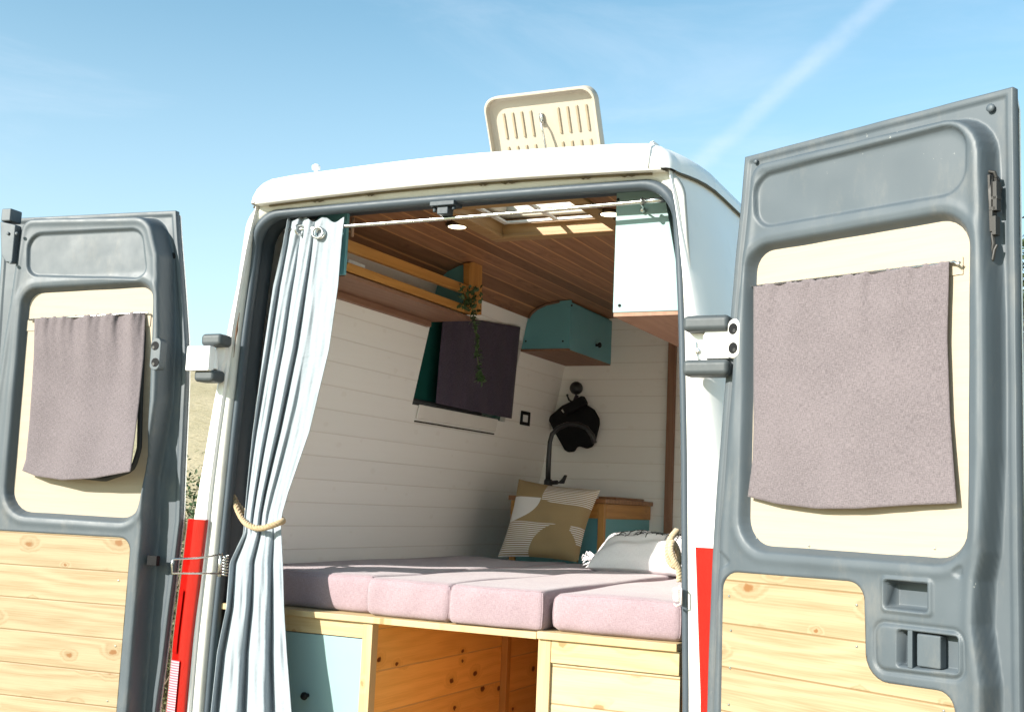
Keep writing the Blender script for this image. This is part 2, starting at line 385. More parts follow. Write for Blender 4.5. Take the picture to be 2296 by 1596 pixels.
# front of the van, closed and dark inside
b=B(); b.add([(-.95,4.9,.32),(.95,4.9,.32),(.76,4.9,2.55),(-.76,4.9,2.55)],[(0,1,2,3)]); b.box((-.95,.25,.40),(.95,4.85,.42))
b.build('front_and_floor',WHITE,V)
# opening loops
def OL(o,y,n=10):
    """opening outline inset by o, from bottom left over the top to bottom right"""
    def w(z): return opw(z)-o
    zt=2.458-o; r=.105
    pts=[(-w(z),z) for z in np.linspace(.36,zt-r,26)]
    xc=w(zt-r)-r
    pts+=[(-xc+r*math.cos(a),zt-r+r*math.sin(a)) for a in np.linspace(math.pi,math.pi/2,n)][1:]
    pts+=[(x,zt+.004*math.cos(x/xc*1.57)) for x in np.linspace(-xc,xc,16)][1:-1]
    pts+=[(xc+r*math.cos(a),zt-r+r*math.sin(a)) for a in np.linspace(math.pi/2,0,n)]
    pts+=[(w(z),z) for z in np.linspace(zt-r,.36,26)][1:]
    return [(x,y,z) for x,z in pts]
def OV(os_,ot,y):
    ys,yt=y if isinstance(y,tuple) else (y,y)
    out=[]
    for a,c in zip(OL(os_,0),OL(ot,0)):
        w=sst(np.array((c[2]-2.33)/.10)).item(); out.append((a[0],ys+(yt-ys)*w,c[2]))
    return out
# pale frame strip around the opening, tucked behind pillars and roof cap
def outer(y):
    out=[]
    for x,_,z in OL(-.075,0):
        zz=min(z,2.512); out.append((math.copysign(min(abs(x),hw(min(zz,2.5))-.012),x),y,zz))
    return out
b=B(); b.ring([outer(.022),OV(-.050,-.056,.014),OV(-.034,-.044,.012),OV(-.025,-.030,(.016,.016)),OV(-.021,-.022,(.030,.026)),OV(-.020,-.020,(.050,.03))])
b.build('rear_frame',FRAMEW,V,smooth=True)
# rubber seal and inner reveal
b=B()
n_=10; L0=[]
cs=[(-.026,.012),(-.024,.000),(-.016,-.006),(-.004,-.004),(.003,.006),(.004,.024),(.000,.045)]
b.ring([OV(-.021,-.026,(.040,.026)),OV(-.017,-.024,(.031,.014)),OV(-.010,-.016,(.029,.008)),OV(-.003,-.004,(.032,.010)),OV(.001,.003,(.040,.020)),OV(.001,.004,(.052,.034)),OV(-.003,.0,(.062,.053))]); b.build('door_seal',SEALM,V,smooth=True)
b=B(); b.ring([OL(-.002,.050),OL(-.006,.064),OL(-.022,.075),OL(-.026,.10),OL(-.018,.12),OL(-.018,.152)]); b.build('inner_frame',INNERM,V,smooth=True)
# dirt line under the roof cap
b=B(); b.tube([(x,.006,bot(x)-.004) for x in np.linspace(-.70,.70,30)],.0035,6); b.build('gutter_dirt',plain('grime',(.16,.13,.08),.9),V,smooth=True)
# rust streak on the left pillar
b=B(); b.tube([onY(q[0],q[1],-.002) for q in ((537,700),(533,722),(531,740),(528,757),(524,800))],[.001,.002,.004,.002,.0008],6); b.build('rust_streak',plain('rust',(.10,.042,.016),.9),V,smooth=True)
for xd,wd in ((-.52,.05),(-.30,.03),(.12,.035),(.20,.06),(.47,.04),(.60,.06)):
    B().tube([(xd+i*wd/5,.004+.002*math.sin(i*2.1),bot(xd)-.006-.002*(i%2)) for i in range(6)],[.002,.004,.003,.0045,.003,.001],6).build('grime_patch',plain('dark_grime',(.09,.07,.045),.9),V,smooth=True)
# tail lights
for sg in (-1,1):
    b=B(); zt=1.402; rows=[]
    zz=np.linspace(.40,zt,30)
    sec=[(.004,.085),(.002,.05),(.000,.025),(.010,.004),(.03,-.008),(.06,-.011),(.096,-.012),(.102,-.008),(.104,.003)]
    b.ring([[(sg*(hw(z)+.004-i),y,z) for z in zz] for i,y in sec])
    k=[(sg*(hw(zt)+.004-i),y,zt) for i,y in sec]
    b.add(k+[(sg*(hw(zt)-.04),.05,zt)],[tuple(range(len(k)+1))])
    t=b.build('tail_light',REDM,V,smooth=True); t.data.set_sharp_from_angle(angle=math.radians(60))
    r=B(); r.ring([[(sg*(hw(z)-i),y,z) for z in np.linspace(.72,.925,8)] for i,y in ((.018,-.006),(.03,-.0125),(.05,-.0165),(.062,-.0172))]); r.build('reflector',REFL,t,smooth=True)
    r=B(); r.ring([[(sg*(hw(z)-i),y,z) for z in np.linspace(.95,1.16,8)] for i,y in ((.016,-.004),(.03,-.0123),(.045,-.016))]); r.build('brake_lens',REDD,t,smooth=True)
# interior lining
def wall_uv(co): return (co.y,co.z)
def ring_hole(b,outer4,inner4):
    b.add(list(outer4)+list(inner4),[(0,1,5,4),(1,2,6,5),(2,3,7,6),(3,0,4,7)])
BY=2.60
wy0,wy1,wz0,wz1=1.10,2.02,1.905,2.31
def W_(y,z,o=0): return Vector((wallx(z)+o,y,z))
b=B()
ring_hole(b,[W_(.152,1.0),W_(BY,1.0),W_(BY,2.425),W_(.152,2.425)],[W_(wy0,wz0),W_(wy1,wz0),W_(wy1,wz1),W_(wy0,wz1)])
b.add([W_(.152,1.0),W_(.152,2.425),W_(.152,2.425,-.06),W_(.152,1.0,-.10)],[(0,1,2,3)])
for a,c in (((wy0,wz0),(wy1,wz0)),((wy1,wz0),(wy1,wz1)),((wy1,wz1),(wy0,wz1)),((wy0,wz1),(wy0,wz0))):
    b.add([W_(*a),W_(*c),W_(*c,-.05),W_(*a,-.05)],[(0,1,2,3)])
b.build('interior_wall',PANELW,V,uv=wall_uv)
b=B(); b.add([(.945,.152,1.0),(.945,BY,1.0),(.735,BY,2.425),(.735,.152,2.425)],[(0,1,2,3)]); b.build('interior_wall',PANELW,V,uv=wall_uv)
b=B(); b.box((-.9,BY,1.0),(.9,BY+.03,2.55)); b.build('bulkhead',PANELW,V,uv=lambda c:(c.x,c.z))
px0=onY(1502,760,BY-.02).x; px1=onY(1513,1180,BY-.02).x
b=B(); b.box((px0-.004,BY-.035,1.2),(px0+.035,BY-.001,2.5)); b.build('bulkhead_post',BROWN,V,bevel=.003,uv=lambda c:(c.z,c.x))
# ceiling: flat boards, curving down to the walls, with the hatch hole
CZ=2.512
cp=[(-.622,2.40),(-.614,2.428),(-.600,2.450),(-.57,2.474),(-.52,2.494),(-.45,2.506),(-.36,CZ)]
cp=cp+[(HX0,CZ),(HX1,CZ)]+[(-x,z) for x,z in cp[::-1]]
b=B(); ys=[.12,HY0,HY1,BY]
ulen=[0]
for i in range(1,len(cp)): ulen.append(ulen[-1]+math.dist(cp[i],cp[i-1]))
uvm={}
for j in range(3):
    for i in range(len(cp)-1):
        if j==1 and i==7: continue
        b.add([(*cp[i][:1],ys[j],cp[i][1]),(cp[i+1][0],ys[j],cp[i+1][1]),(cp[i+1][0],ys[j+1],cp[i+1][1]),(cp[i][0],ys[j+1],cp[i][1])],[(0,1,2,3)])
def ceil_uv(c): return (c.y,float(np.interp(c.x,[q[0] for q in cp],ulen)))
b.build('ceiling',CEIL,V,uv=ceil_uv,smooth=True)
b=B(); b.box((-.69,.10,2.515),(.69,.121,2.572)); b.build('header_panel',INNERM,V)
# plank rows at the top of the left wall (wooden cove board)
b=B(); b.add([W_(1.15,2.425,.004),W_(BY,2.425,.004),(-.60,BY,2.452),(-.60,1.15,2.452)],[(0,1,2,3)]); b.build('cove_board',CEIL,V,uv=lambda c:(c.y,c.z))
# hatch: timber surround, shaft, open lid, stay
b=B()
o=.055
for x0,x1,y0,y1 in ((HX0-o,HX1+o,HY1-.005,HY1+o),(HX0-o,HX1+o,HY0-o,HY0+.005),(HX0-o,HX0+.005,HY0+.0055,HY1-.0055),(HX1-.005,HX1+o,HY0+.0055,HY1-.0055)):
    b.box((x0,y0,CZ-.014),(x1,y1,CZ-.001))
hf=b.build('hatch_surround',HATCHW,V,bevel=.003)
b=B()
for a,c in (((HX0,HY0),(HX1,HY0)),((HX1,HY0),(HX1,HY1)),((HX1,HY1),(HX0,HY1)),((HX0,HY1),(HX0,HY0))):
    b.add([(*a,CZ-.012),(*c,CZ-.012),(*c,2.57),(*a,2.57)],[(0,1,2,3)])
b.build('hatch_shaft',HATCHW,hf,uv=lambda c:(c.x+c.y,c.z))
b=B()
ff=.03
for x0,x1,y0,y1 in ((HX0,HX1,HY1-ff,HY1-.001),(HX0,HX1,HY0+.001,HY0+ff),(HX0+.001,HX0+ff,HY0+ff+.001,HY1-ff-.001),(HX1-ff,HX1-.001,HY0+ff+.001,HY1-ff-.001)):
    b.box((x0,y0,2.571),(x1,y1,2.64))
b.build('hatch_rim',CREAM,hf,bevel=.006)
b=B(); fz0,fz1=2.548,2.556
for x0,x1,y0,y1 in ((HX0+.012,HX1-.012,HY1-.032,HY1-.012),(HX0+.012,HX1-.012,HY0+.012,HY0+.032),(HX0+.012,HX0+.032,HY0+.0325,HY1-.0325),(HX1-.032,HX1-.012,HY0+.0325,HY1-.0325),((HX0+HX1)/2-.008,(HX0+HX1)/2+.008,HY0+.0325,HY1-.0325)):
    b.box((x0,y0,fz0),(x1,y1,fz1))
b.build('flyscreen_frame',plain('white_flyscreen_plastic',(.72,.71,.68),.4),hf)
lx0,lx1=-.140,.302; lo=Vector((0,.70,2.63)); ld=Vector((0,-.105*2.05,.205*2.05)).normalized()
ln=Vector((1,0,0)).cross(ld).normalized()
if ln.y>0: ln=-ln
lh=(onY(1330,190,.51)-lo).dot(ld)
def LP(x,h,d): return lo+Vector((x,0,0))+ld*h+ln*d
pl=rpoly([(lx0,0),(lx1,0),(lx1,lh),(lx0,lh)],.05,8)
def insl(k): 
    cx=(lx0+lx1)/2; cy=lh/2
    return [Vector((cx+(q.x-cx)*(1-k/((lx1-lx0)/2)),cy+(q.y-cy)*(1-k/(lh/2)))) for q in pl]
b=B(); seq=[(0.03,-.045),(.006,-.038),(0,-.02),(0,.016),(.002,.019),(.007,.019),(.009,.015),(.011,-.004),(.022,-.010)]
b.ring([[LP(q.x,q.y,d) for q in insl(k)] for k,d in seq],closed=True)
k0=len(b.v); b.add([LP(q.x,q.y,-.010) for q in insl(.022)],[tuple(range(len(pl)))]); b.add([LP(q.x,q.y,-.045) for q in insl(.03)],[tuple(range(len(pl)))])
lid=b.build('roof_hatch_lid',CREAM,V,auto=40)
SLOTM=plain('slot_plastic',(.36,.29,.20),.6)
for k in range(10):
    x=lx0+.065+k*(lx1-lx0-.13)/9
    if k in (4,5): continue
    for h0,h1 in ((lh-.160,lh-.065),(lh-.285,lh-.190)):
            B().obox(LP(x+.002*k,(h0+h1)/2,-.008),(.0045,0,0),ld*((h1-h0)/2),ln*.003).build('vent_slot',SLOTM,lid,bevel=.002)
b=B(); b.tube([LP((lx0+lx1)/2+.0,lh-.105,.0),LP((lx0+lx1)/2,lh-.112,.018),LP((lx0+lx1)/2+.006,lh-.15,.024),LP((lx0+lx1)/2+.016,.03,.03)],.0042,8)
b.obox(LP((lx0+lx1)/2-.004,lh-.10,-.004),(.007,0,0),ld*.02,ln*.004); b.build('lid_stay',STEEL,lid,smooth=True)
# left side window in the wall
b=B(); b.add([W_(wy0,wz0,-.03),W_(wy1,wz0,-.03),W_(wy1,wz1,-.03),W_(wy0,wz1,-.03)],[(0,1,2,3)])
sw=b.build('side_window',TINT,V)
b=B(); b.tube([W_(wy0+.012,wz0+.014,-.02),W_(wy1-.25,wz0+.014,-.02)],.016,8); b.build('window_rubber',RUBBER,sw,smooth=True)
p0=onW(930,943,.004); p1=onW(1107,972,.004); b=B(); b.obox((p0+p1)/2,(p1-p0)/2,Vector((0,0,.003)),(.003,0,0)); b.build('sill_gap',plain('dark_gap',(.05,.035,.025),.8),sw)
b=B(); b.obox((p0+p1)/2+Vector((.012,0,.042)),(p1-p0)/2,Vector((.006,0,.030)),(.004,0,0)); b.build('window_sill',paint('sill_paint',(.78,.75,.70),.5),sw,bevel=.003)
# check straps with spring and wire bail on the pillars
def check(pts_wire,px,y,mat):
    b=B(); b.tube([onY(*q,yy) for q,yy in pts_wire],.0032,8); c=b.build('door_check',mat,V,smooth=True)
    s=B(); a=onY(*px[0],y); e=onY(*px[1],y); n=40
    s.tube([a+(e-a)*(i/n)+Vector((math.cos(i*1.1)*.010,math.sin(i*1.1)*.010,0)) for i in range(n+1)],.003,6); s.build('spring',mat,c,smooth=True)
    return c
ck=check([((498,1241),.0),((470,1246),-.06),((440,1250),-.12),((388,1252),-.2),((385,1262),-.2),((386,1284),-.2),((440,1284),-.12),((496,1284),.0)],[(506,1243),(504,1288)],.03,STEEL)
B().tube([onY(496,1238,-.002),onY(491,1291,-.002)],.007,10).build('pin',STEEL,ck,smooth=True)
ck2=check([((1523,1312),-.01),((1527,1318),-.02),((1527,1352),-.02),((1517,1357),-.01),((1512,1352),.0)],[(1518,1316),(1518,1345)],.005,plain('white_metal',(.75,.74,.72),.4,.3))
# hook plate below the header
b=B(); c=onY(1000,462,.03); b.box((c.x-.045,.0,c.z-.004),(c.x+.045,.06,c.z+.012)); b.box((c.x-.022,.01,c.z-.03),(c.x+.018,.05,c.z-.0045)); b.tube([(c.x-.035,.02,c.z-.005),(c.x-.035,.02,c.z-.02)],.007,8); b.tube([(c.x+.035,.02,c.z-.005),(c.x+.035,.02,c.z-.016)],.007,8)
b.build('door_striker',plain('grey_striker',(.035,.048,.06),.5,0,.3),V,bevel=.003)
# ---------------------------------------------------------------- rear doors, pressed steel seen from inside
class Door:
    def __init__(s,P0,ang,side):
        a=math.radians(ang); s.P0=Vector(P0); s.t=Vector((math.cos(a)*side,-math.sin(a),0))
        s.n=s.t.cross(Vector((0,0,1))); 
        if s.n.y>0: s.n=-s.n
    def P(s,u,z,h=0): return s.P0+s.t*u+s.n*h+Vector((0,0,z))
    def px(s,q,h=0):
        v=on(q[0],q[1],s.P0+s.n*h,s.n); return ((v-s.P0).dot(s.t),v.z)
    def pl(s,qs,h=0): return [s.px(q,h) for q in qs]
def resample(poly,n=96):
    p=[Vector(q) for q in poly]+[Vector(poly[0])]
    d=[0]
    for i in range(1,len(p)): d.append(d[-1]+(p[i]-p[i-1]).length)
    out=[]
    for k in range(n):
        t=d[-1]*k/n; i=max(j for j in range(len(d)) if d[j]<=t+1e-9); i=min(i,len(p)-2)
        f=(t-d[i])/max(1e-9,d[i+1]-d[i]); out.append(p[i].lerp(p[i+1],f))
    return out
def align(inner,outer):
    """rotate the inner loop so that it starts nearest the outer loop's start"""
    def area(p): return sum(p[i-1].x*p[i].y-p[i].x*p[i-1].y for i in range(len(p)))
    if area(inner)*area(outer)<0: inner=inner[::-1]
    k=min(range(len(inner)),key=lambda i:sum((inner[(i+j)%len(inner)]-outer[j]).length for j in range(0,len(outer),8)))
    return inner[k:]+inner[:k]
def build_door(D,label,hinge_px,free_u,ztop,ridge,recess,window,cut,pine,extra,zbot=.60,dep=.05):
    hp=D.pl(hinge_px,-dep); hz=[q[1] for q in hp][::-1]; hu=[q[0] for q in hp][::-1]
    nz,nu=int((ztop-zbot)/.0042),215
    z=np.linspace(zbot,ztop,nz); uL=np.interp(z,hz,hu); uR=np.interp(z,[zbot,ztop],free_u)
    s=np.linspace(0,1,nu); U=uL[:,None]+(uR-uL)[:,None]*s[None,:]; Z=np.repeat(z[:,None],nu,1)
    sl=.017
    sr=sdf(ridge,U,Z); H=-dep*sst(sr/sl)
    # rolled lip of the flange
    edge=np.minimum(np.minimum(U-uL[:,None],uR[:,None]-U),ztop-Z); H+=np.where(edge<.02,.005*sst((.02-edge)/.006),0)
    H+=.004*np.exp(-((sr+.012)/.012)**2)          # soft bead along the raised edge
    s1=sdf(recess,U,Z); H-=.011*sst((-s1+.003)/.009); 
    s2=sdf(window,U,Z); H-=.034*sst((-s2+.016)/.026); H+=.003*np.exp(-((s2-.03)/.012)**2)
    s3=sdf(pine,U,Z); H-=.014*sst((-s3+.002)/.006)
    H=extra(U,Z,H)
    H+=.0009*np.sin(U*31+Z*9)*np.sin(Z*17-U*5)    # hand-worn, slightly oilcanned sheet
    P=np.array(D.P0)[None,None]+np.array(D.t)*U[...,None]+np.array(D.n)*H[...,None]; P[...,2]+=Z
    idx=np.arange(nz*nu).reshape(nz,nu)
    f=np.stack([idx[:-1,:-1],idx[:-1,1:],idx[1:,1:],idx[1:,:-1]],-1).reshape(-1,4)
    sc_=sdf(cut,U,Z); inside=sc_<-.002
    keep=~(inside[:-1,:-1]&inside[:-1,1:]&inside[1:,1:]&inside[1:,:-1]).reshape(-1)
    f=f[keep]
    verts=P.reshape(-1,3); faces=f.tolist()
    nv=len(verts); edgei=list(idx[:,0])+list(idx[-1,1:])+list(idx[::-1,-1][1:])
    eb=verts[edgei]+np.array(D.n)*(-.022)-0
    verts=np.vstack([verts,eb]); 
    for k in range(len(edgei)-1): faces.append([edgei[k],edgei[k+1],nv+k+1,nv+k])
    me_v=verts.tolist()
    door=mesh('rear_door',me_v,faces,GREY,V,smooth=True,uv=lambda c:((c-D.P0).dot(D.t),c.z))
    tag(door,label)
    # outer skin, painted white, with the window opening
    ol=[(u,zz) for u,zz in zip(hu,hz) if zz<ztop]+[]
    outl=[Vector((float(np.interp(zz,hz,hu)),zz)) for zz in np.linspace(zbot,ztop,24)]+[Vector((free_u[1],ztop)),Vector((free_u[0],zbot))]
    A=resample(outl,96); C=align(resample(cut,96),A)
    b=B(); b.ring([[D.P(*q,-dep-.022) for q in A],[D.P(*q,-dep-.028) for q in A],[D.P(*q,-dep-.028) for q in C],[D.P(*q,-.060) for q in C]],closed=True); b.build('door_skin',WHITE,door)
    b=B(); b.add([D.P(*q,-.066) for q in C],[tuple(range(96))]); b.build('window_glass',GLASS,door)
    b=B(); b.ring([[D.P(*q,-.058) for q in C],[D.P(*(Vector(q)),-.045) for q in C]],closed=True)
    cc_=Vector((sum(q.x for q in C)/96,sum(q.y for q in C)/96)); b.tube([D.P(*(q+(cc_-q).normalized()*.004),-.031) for q in C],.011,8,closed=True); b.build('window_rubber',RUBBER,door,smooth=True)
    # plywood lining round the window
    W=resample(window,96); C2=align(resample(cut,96),W)
    wo=[Vector(q)+(Vector(q)-Vector((sum(w.x for w in W)/96,sum(w.y for w in W)/96))).normalized()*.004 for q in W]
    b=B(); b.ring([[D.P(*q,-.036) for q in wo],[D.P(*q,-.029) for q in wo],[D.P(*q,-.029) for q in C2],[D.P(*q,-.034) for q in C2]],closed=True)
    wb=b.build('window_board',PLY,door,uv=lambda c:((c-D.P0).dot(D.t),c.z)); 
    # pine boards
    b=B(); pp=[Vector(q) for q in pine]; b.prism([D.P(q.x,q.y,-.0135) for q in pp],D.n*.0115)
    b.build('pine_panel',PINE,door,uv=lambda c:((c-D.P0).dot(D.t),c.z),bevel=.002)
    return door
# right door
RD=Door((.90,-.10,0),26.5,1)
free=RD.px((2277,174),-.062)[0]; free2=RD.px((2293,1200),-.062)[0]-.007; free-=.004
ridge=rpoly(RD.pl([(1688,372),(2190,254),(2206,700),(2207,1000),(2197,1235),(2184,1300),(2180,1400),(2198,1540)])+[(.80,.45),(.06,.45)]+RD.pl([(1600,1590),(1615,1200),(1650,760)]),[.04,.09,0,0,.05,.05,.05,.05,0,0,0,.05,.05])
recess=rpoly(RD.pl([(1690,394),(2166,270),(2164,430),(1694,512)]),[.055,.055,.06,.055])
window=rpoly(RD.pl([(1680,560),(2164,476),(2158,1258),(1662,1222)]),[.06,.075,.075,.075])
cut=rpoly(RD.pl([(1715,680),(2095,640),(2110,1095),(1712,1075)]),.05)
pine=rpoly(RD.pl([(1620,1279),(1936,1304),(1941,1523),(2137,1551),(2143,1640)])+[(.70,.62)]+[(RD.px((1616,1596))[0],.62)],[.05,.045,.06,.05,0,0,0])
grab=rpoly(RD.pl([(1974,1289),(2092,1296),(2092,1384),(1976,1371)]),.012); grab2=rpoly(RD.pl([(1984,1299),(2081,1305),(2081,1371),(1985,1360)]),.006)
plate=rpoly(RD.pl([(1958,1387),(2164,1411),(2164,1528),(1960,1503)]),.03); pit=rpoly(RD.pl([(2014,1410),(2148,1426),(2148,1508),(2014,1491)]),.006)
tri1=rpoly(RD.pl([(1612,1225),(1640,1260),(1609,1284)]),.008); tri2=rpoly(RD.pl([(2126,1281),(2158,1258),(2160,1302)]),.008)
def extraR(U,Z,H):
    g=sdf(grab,U,Z); H=H+.005*sst(-g/.004); g2=sdf(grab2,U,Z); H=H-.05*sst((-g2)/.004)
    p=sdf(plate,U,Z); H=H-.007*np.exp(-((p+.004)/.0045)**2)+.003*sst(-p/.006); q=sdf(pit,U,Z); H=H-.034*sst(-q/.004)
    for t in (tri1,tri2):
        k=sdf(t,U,Z); H=H-.004*sst((-k)/.005)
    # dent where the flange steps out at waist height
    return H
rdoor=build_door(RD,'right rear door with two latch recesses in its grey inner frame',[(1675,335),(1662,480),(1650,600),(1637,760),(1614,1050),(1603,1200),(1594,1400),(1588,1596)],(free2,free),2.492,ridge,recess,window,cut,pine,extraR,dep=.062)
def dbox(D,b,qa,qb,h0,h1):
    u0,z0=D.px(qa); u1,z1=D.px(qb); b.obox(D.P((u0+u1)/2,(z0+z1)/2,(h0+h1)/2),D.t*((u1-u0)/2),Vector((0,0,abs(z1-z0)/2)),D.n*((h1-h0)/2)); return b
b=B(); dbox(RD,b,(2036,1409),(2047,1497),-.02,.003); b.build('latch_bar',GREY,rdoor,bevel=.002)
b=B(); dbox(RD,b,(2054,1418),(2108,1500),-.028,-.001); b.build('door_handle',GREY,rdoor,bevel=.004)
# hinge plates with two sunk bolt holes
def hinge_holes(D,door,qs,mat):
    b=B(); us=[D.px(q) for q in qs]; a=Vector(us[0]); e=Vector(us[1]); mid=(a+e)/2; hh=abs(a.y-e.y)/2+.028
    pl_=rpoly([(mid.x-.021,mid.y-hh),(mid.x+.021,mid.y-hh),(mid.x+.021,mid.y+hh),(mid.x-.021,mid.y+hh)],.02,6)
    b.prism([D.P(q.x,q.y,-.03) for q in pl_],D.n*.038); hp=b.build('hinge_plate',mat,door,bevel=.004)
    for u,z in us:
        B().lathe(D.P(u,z,.0075),D.n,[(.0155,0),(.0155,.0012),(.0145,.0016)],18).build('bolt_hole',BLACK,door)
        B().lathe(D.P(u+.006,z-.006,.009),D.n,[(.006,0),(.006,.0015)],6).build('bolt',DARKSTEEL,door)
hinge_holes(RD,rdoor,[(1648,737),(1648,780)],FRAMEW)
# top lock rod and its claw in the free-edge channel
b=B()
def r_(x,y,h): return RD.P(*RD.px((x,y),h),h)
b.tube([r_(2221,388,-.04),r_(2221,430,-.03),r_(2222,470,-.03),r_(2224,520,-.033),r_(2228,545,-.03),r_(2224,566,-.032),r_(2226,584,-.036)],[.007,.008,.006,.005,.005,.004,.004],8)
b.tube([r_(2213,432,-.045),r_(2213,392,-.035),r_(2219,384,-.03),r_(2230,386,-.03),r_(2234,398,-.034)],.0045,8)
for k,(x,y,rr) in enumerate(((2229,408,.017),(2232,428,.019),(2222,440,.014),(2232,456,.013),(2221,470,.011),(2231,488,.010))): b.lathe(r_(x,y,-.058),RD.n,[(rr*.6,0),(rr,.003),(rr,.014+.004*(k%2)),(rr*.5,.02)],10)
for (x,y,w,h) in ((2219,418,.006,.026),(2235,440,.005,.034),(2221,496,.010,.026),(2233,506,.005,.022),(2224,470,.015,.005),(2226,446,.016,.004)): b.obox(r_(x,y,-.034),RD.t*w,Vector((0,0,h)),RD.n*.010)
b.tube([r_(2216,572,-.04),r_(2219,584,-.034),r_(2226,582,-.03),r_(2230,560,-.03),r_(2236,548,-.034)],.004,6)
b.build('lock_rod',DARKSTEEL,rdoor,bevel=.003)
for q in ((2226,1472),(2231,1556)): B().lathe(r_(*q,-.060),RD.n,[(.010,0),(.010,.006),(.006,.009),(.005,.016)],12).build('bolt',GREY,rdoor,smooth=True)
B().lathe(r_(2222,242,-.056),RD.n,[(.010,0),(.010,.004),(.004,.006)],14).build('plug',GREY,rdoor,smooth=True); B().lathe(r_(1695,362,-.056),RD.n,[(.007,0),(.007,.003),(.003,.005)],14).build('plug',GREY,rdoor,smooth=True)
b=B(); b.obox(r_(2224,1150,-.0598),RD.t*.006,Vector((0,0,.018)),RD.n*.001); b.build('drain_slot',BLACK,rdoor,bevel=.001)
# screws of the pine boards
def screws(D,door,qs,h,mat=STEEL,r=.0035):
    for q in qs: B().lathe(D.P(*D.px(q),h),D.n,[(r,0),(r*.8,.0012),(r*.2,.0015)],10).build('screw',mat,door)
screws(RD,rdoor,[(1634,1335),(1638,1412),(1636,1496),(1633,1578),(1920,1355),(1920,1448),(2115,1592)],-.001)
screws(RD,rdoor,[(1798,1222),(1680,1205),(2080,1228)],-.028,r=.003)
# left door
LD=Door((-.97,-.10,0),6,-1)
free=LD.px((13,471),-.078)[0]
lf=.80
ridge=rpoly([(lf-.02-.065,LD.px((40,492))[1]),]+LD.pl([(333,486),(352,570),(355,750),(348,900),(320,1065),(316,1194),(301,1377),(283,1596)])+[(LD.px((283,1596))[0],.45),(lf-.02,.45),(lf-.02,1.5)],[.05,.08,.06,0,0,.05,.03,0,0,0,0,0])
recess=rpoly(LD.pl([(62,523),(318,511),(330,625),(60,617)]),[.055,.055,.04,.05])
window=rpoly(LD.pl([(54,652),(339,636),(324,1020),(300,1164),(12,1146),(45,760)]),[.055,.06,0,.07,.09,0])
cut=rpoly(LD.pl([(90,735),(313,724),(306,900),(303,1005),(288,1052),(225,1074),(66,1056)]),[.03,.03,0,.05,.04,.03,.03])
pine=rpoly(LD.pl([(-20,1187),(293,1205),(258,1620)])+[(LD.px((258,1620))[0],.62),(lf-.05,.62),(lf-.05,1.3)],[0,.045,0,0,0,0])
def extraL(U,Z,H):
    return H
ldoor=build_door(LD,'left rear door with a triangular striker bracket at its top corner',[(395,458),(400,540),(408,638),(417,772),(417,850),(408,1047),(404,1168),(362,1506),(349,1596),(340,1680)],(lf,free),2.494,ridge,recess,window,cut,pine,extraL,dep=.078)
hinge_holes(LD,ldoor,[(351,775),(351,812)],GREY)
b=B()
def l_(x,y,h): return LD.P(*LD.px((x,y),h),h)
pl_=[l_(15,500,-.01),l_(50,508,-.01),l_(42,592,-.01),l_(28,592,-.01),l_(17,575,-.01)]
b.prism(pl_,LD.n*.035); b.obox(l_(26,485,.0),LD.t*.022,Vector((0,0,.024)),LD.n*.03); sb=b.build('striker_bracket',GREY,ldoor,bevel=.005)
for q in ((19,523),(38,523),(25,588)): B().lathe(l_(*q,.026),LD.n,[(.006,0),(.006,.004),(.003,.006)],10).build('bolt',GREY,ldoor)
b=B(); dbox(LD,b,(322,1244),(342,1268),-.04,-.02); b.build('latch_slot',BLACK,ldoor,bevel=.002)
b=B()
for q in ((388,573),): b.lathe(l_(*q,-.078),LD.n,[(.012,0),(.012,.003),(.004,.004)],12)
b.build('plug',BLACK,ldoor)
screws(LD,ldoor,[(115,1160),(170,1163),(225,1165)],-.028,r=.003)
screws(LD,ldoor,[(265,1300),(258,1447),(240,1570)],-.001)
# hinges between doors and pillars
def bx(b,c,w,d,h): return b.box((c.x-w/2,c.y-d/2,c.z-h/2),(c.x+w/2,c.y+d/2,c.z+h/2))
# right
b=B(); c=onY(1580,772,-.03); bx(b,c,.075,.06,.105); c2=onY(1612,770,-.07); bx(b,c2,.075,.04,.088)
b.tube([onY(1588,748,-.075),onY(1588,797,-.075)],.014,12)
h=b.build('hinge',WHITE,V,bevel=.006)
for (x,y) in ((1590,727),(1589,826)): bx(B(),onY(x,y,-.07),.135,.075,.046).build('hinge_bumper',BUMPM,h,bevel=.016,seg=4)
b=B(); b.lathe(onY(1565,786,-.062),(0,-1,0),[(.008,0),(.008,.004),(.003,.006)],12); b.tube([onY(1561,765,-.062),onY(1562,790,-.062),onY(1568,806,-.062)],.003,6); b.build('bolt',STEEL,h)
# left
b=B(); a=onY(420,803,-.11); e=onY(478,803,-.06); bx(b,(a+e)/2,abs(e.x-a.x)+.03,.03,.085)
b.tube([onY(478,783,-.06),onY(478,828,-.06)],.016,12)
b.prism([onY(482,778,-.04),onY(505,776,-.02),onY(503,800,-.02),onY(493,832,-.02),onY(480,832,-.04)],(0,.03,0))
h=b.build('hinge',WHITE,V,bevel=.004)
for (x,y) in ((486,763),(470,843)): bx(B(),onY(x,y,-.05),.086,.07,.042).build('hinge_bumper',BUMPM,h,bevel=.014,seg=4)
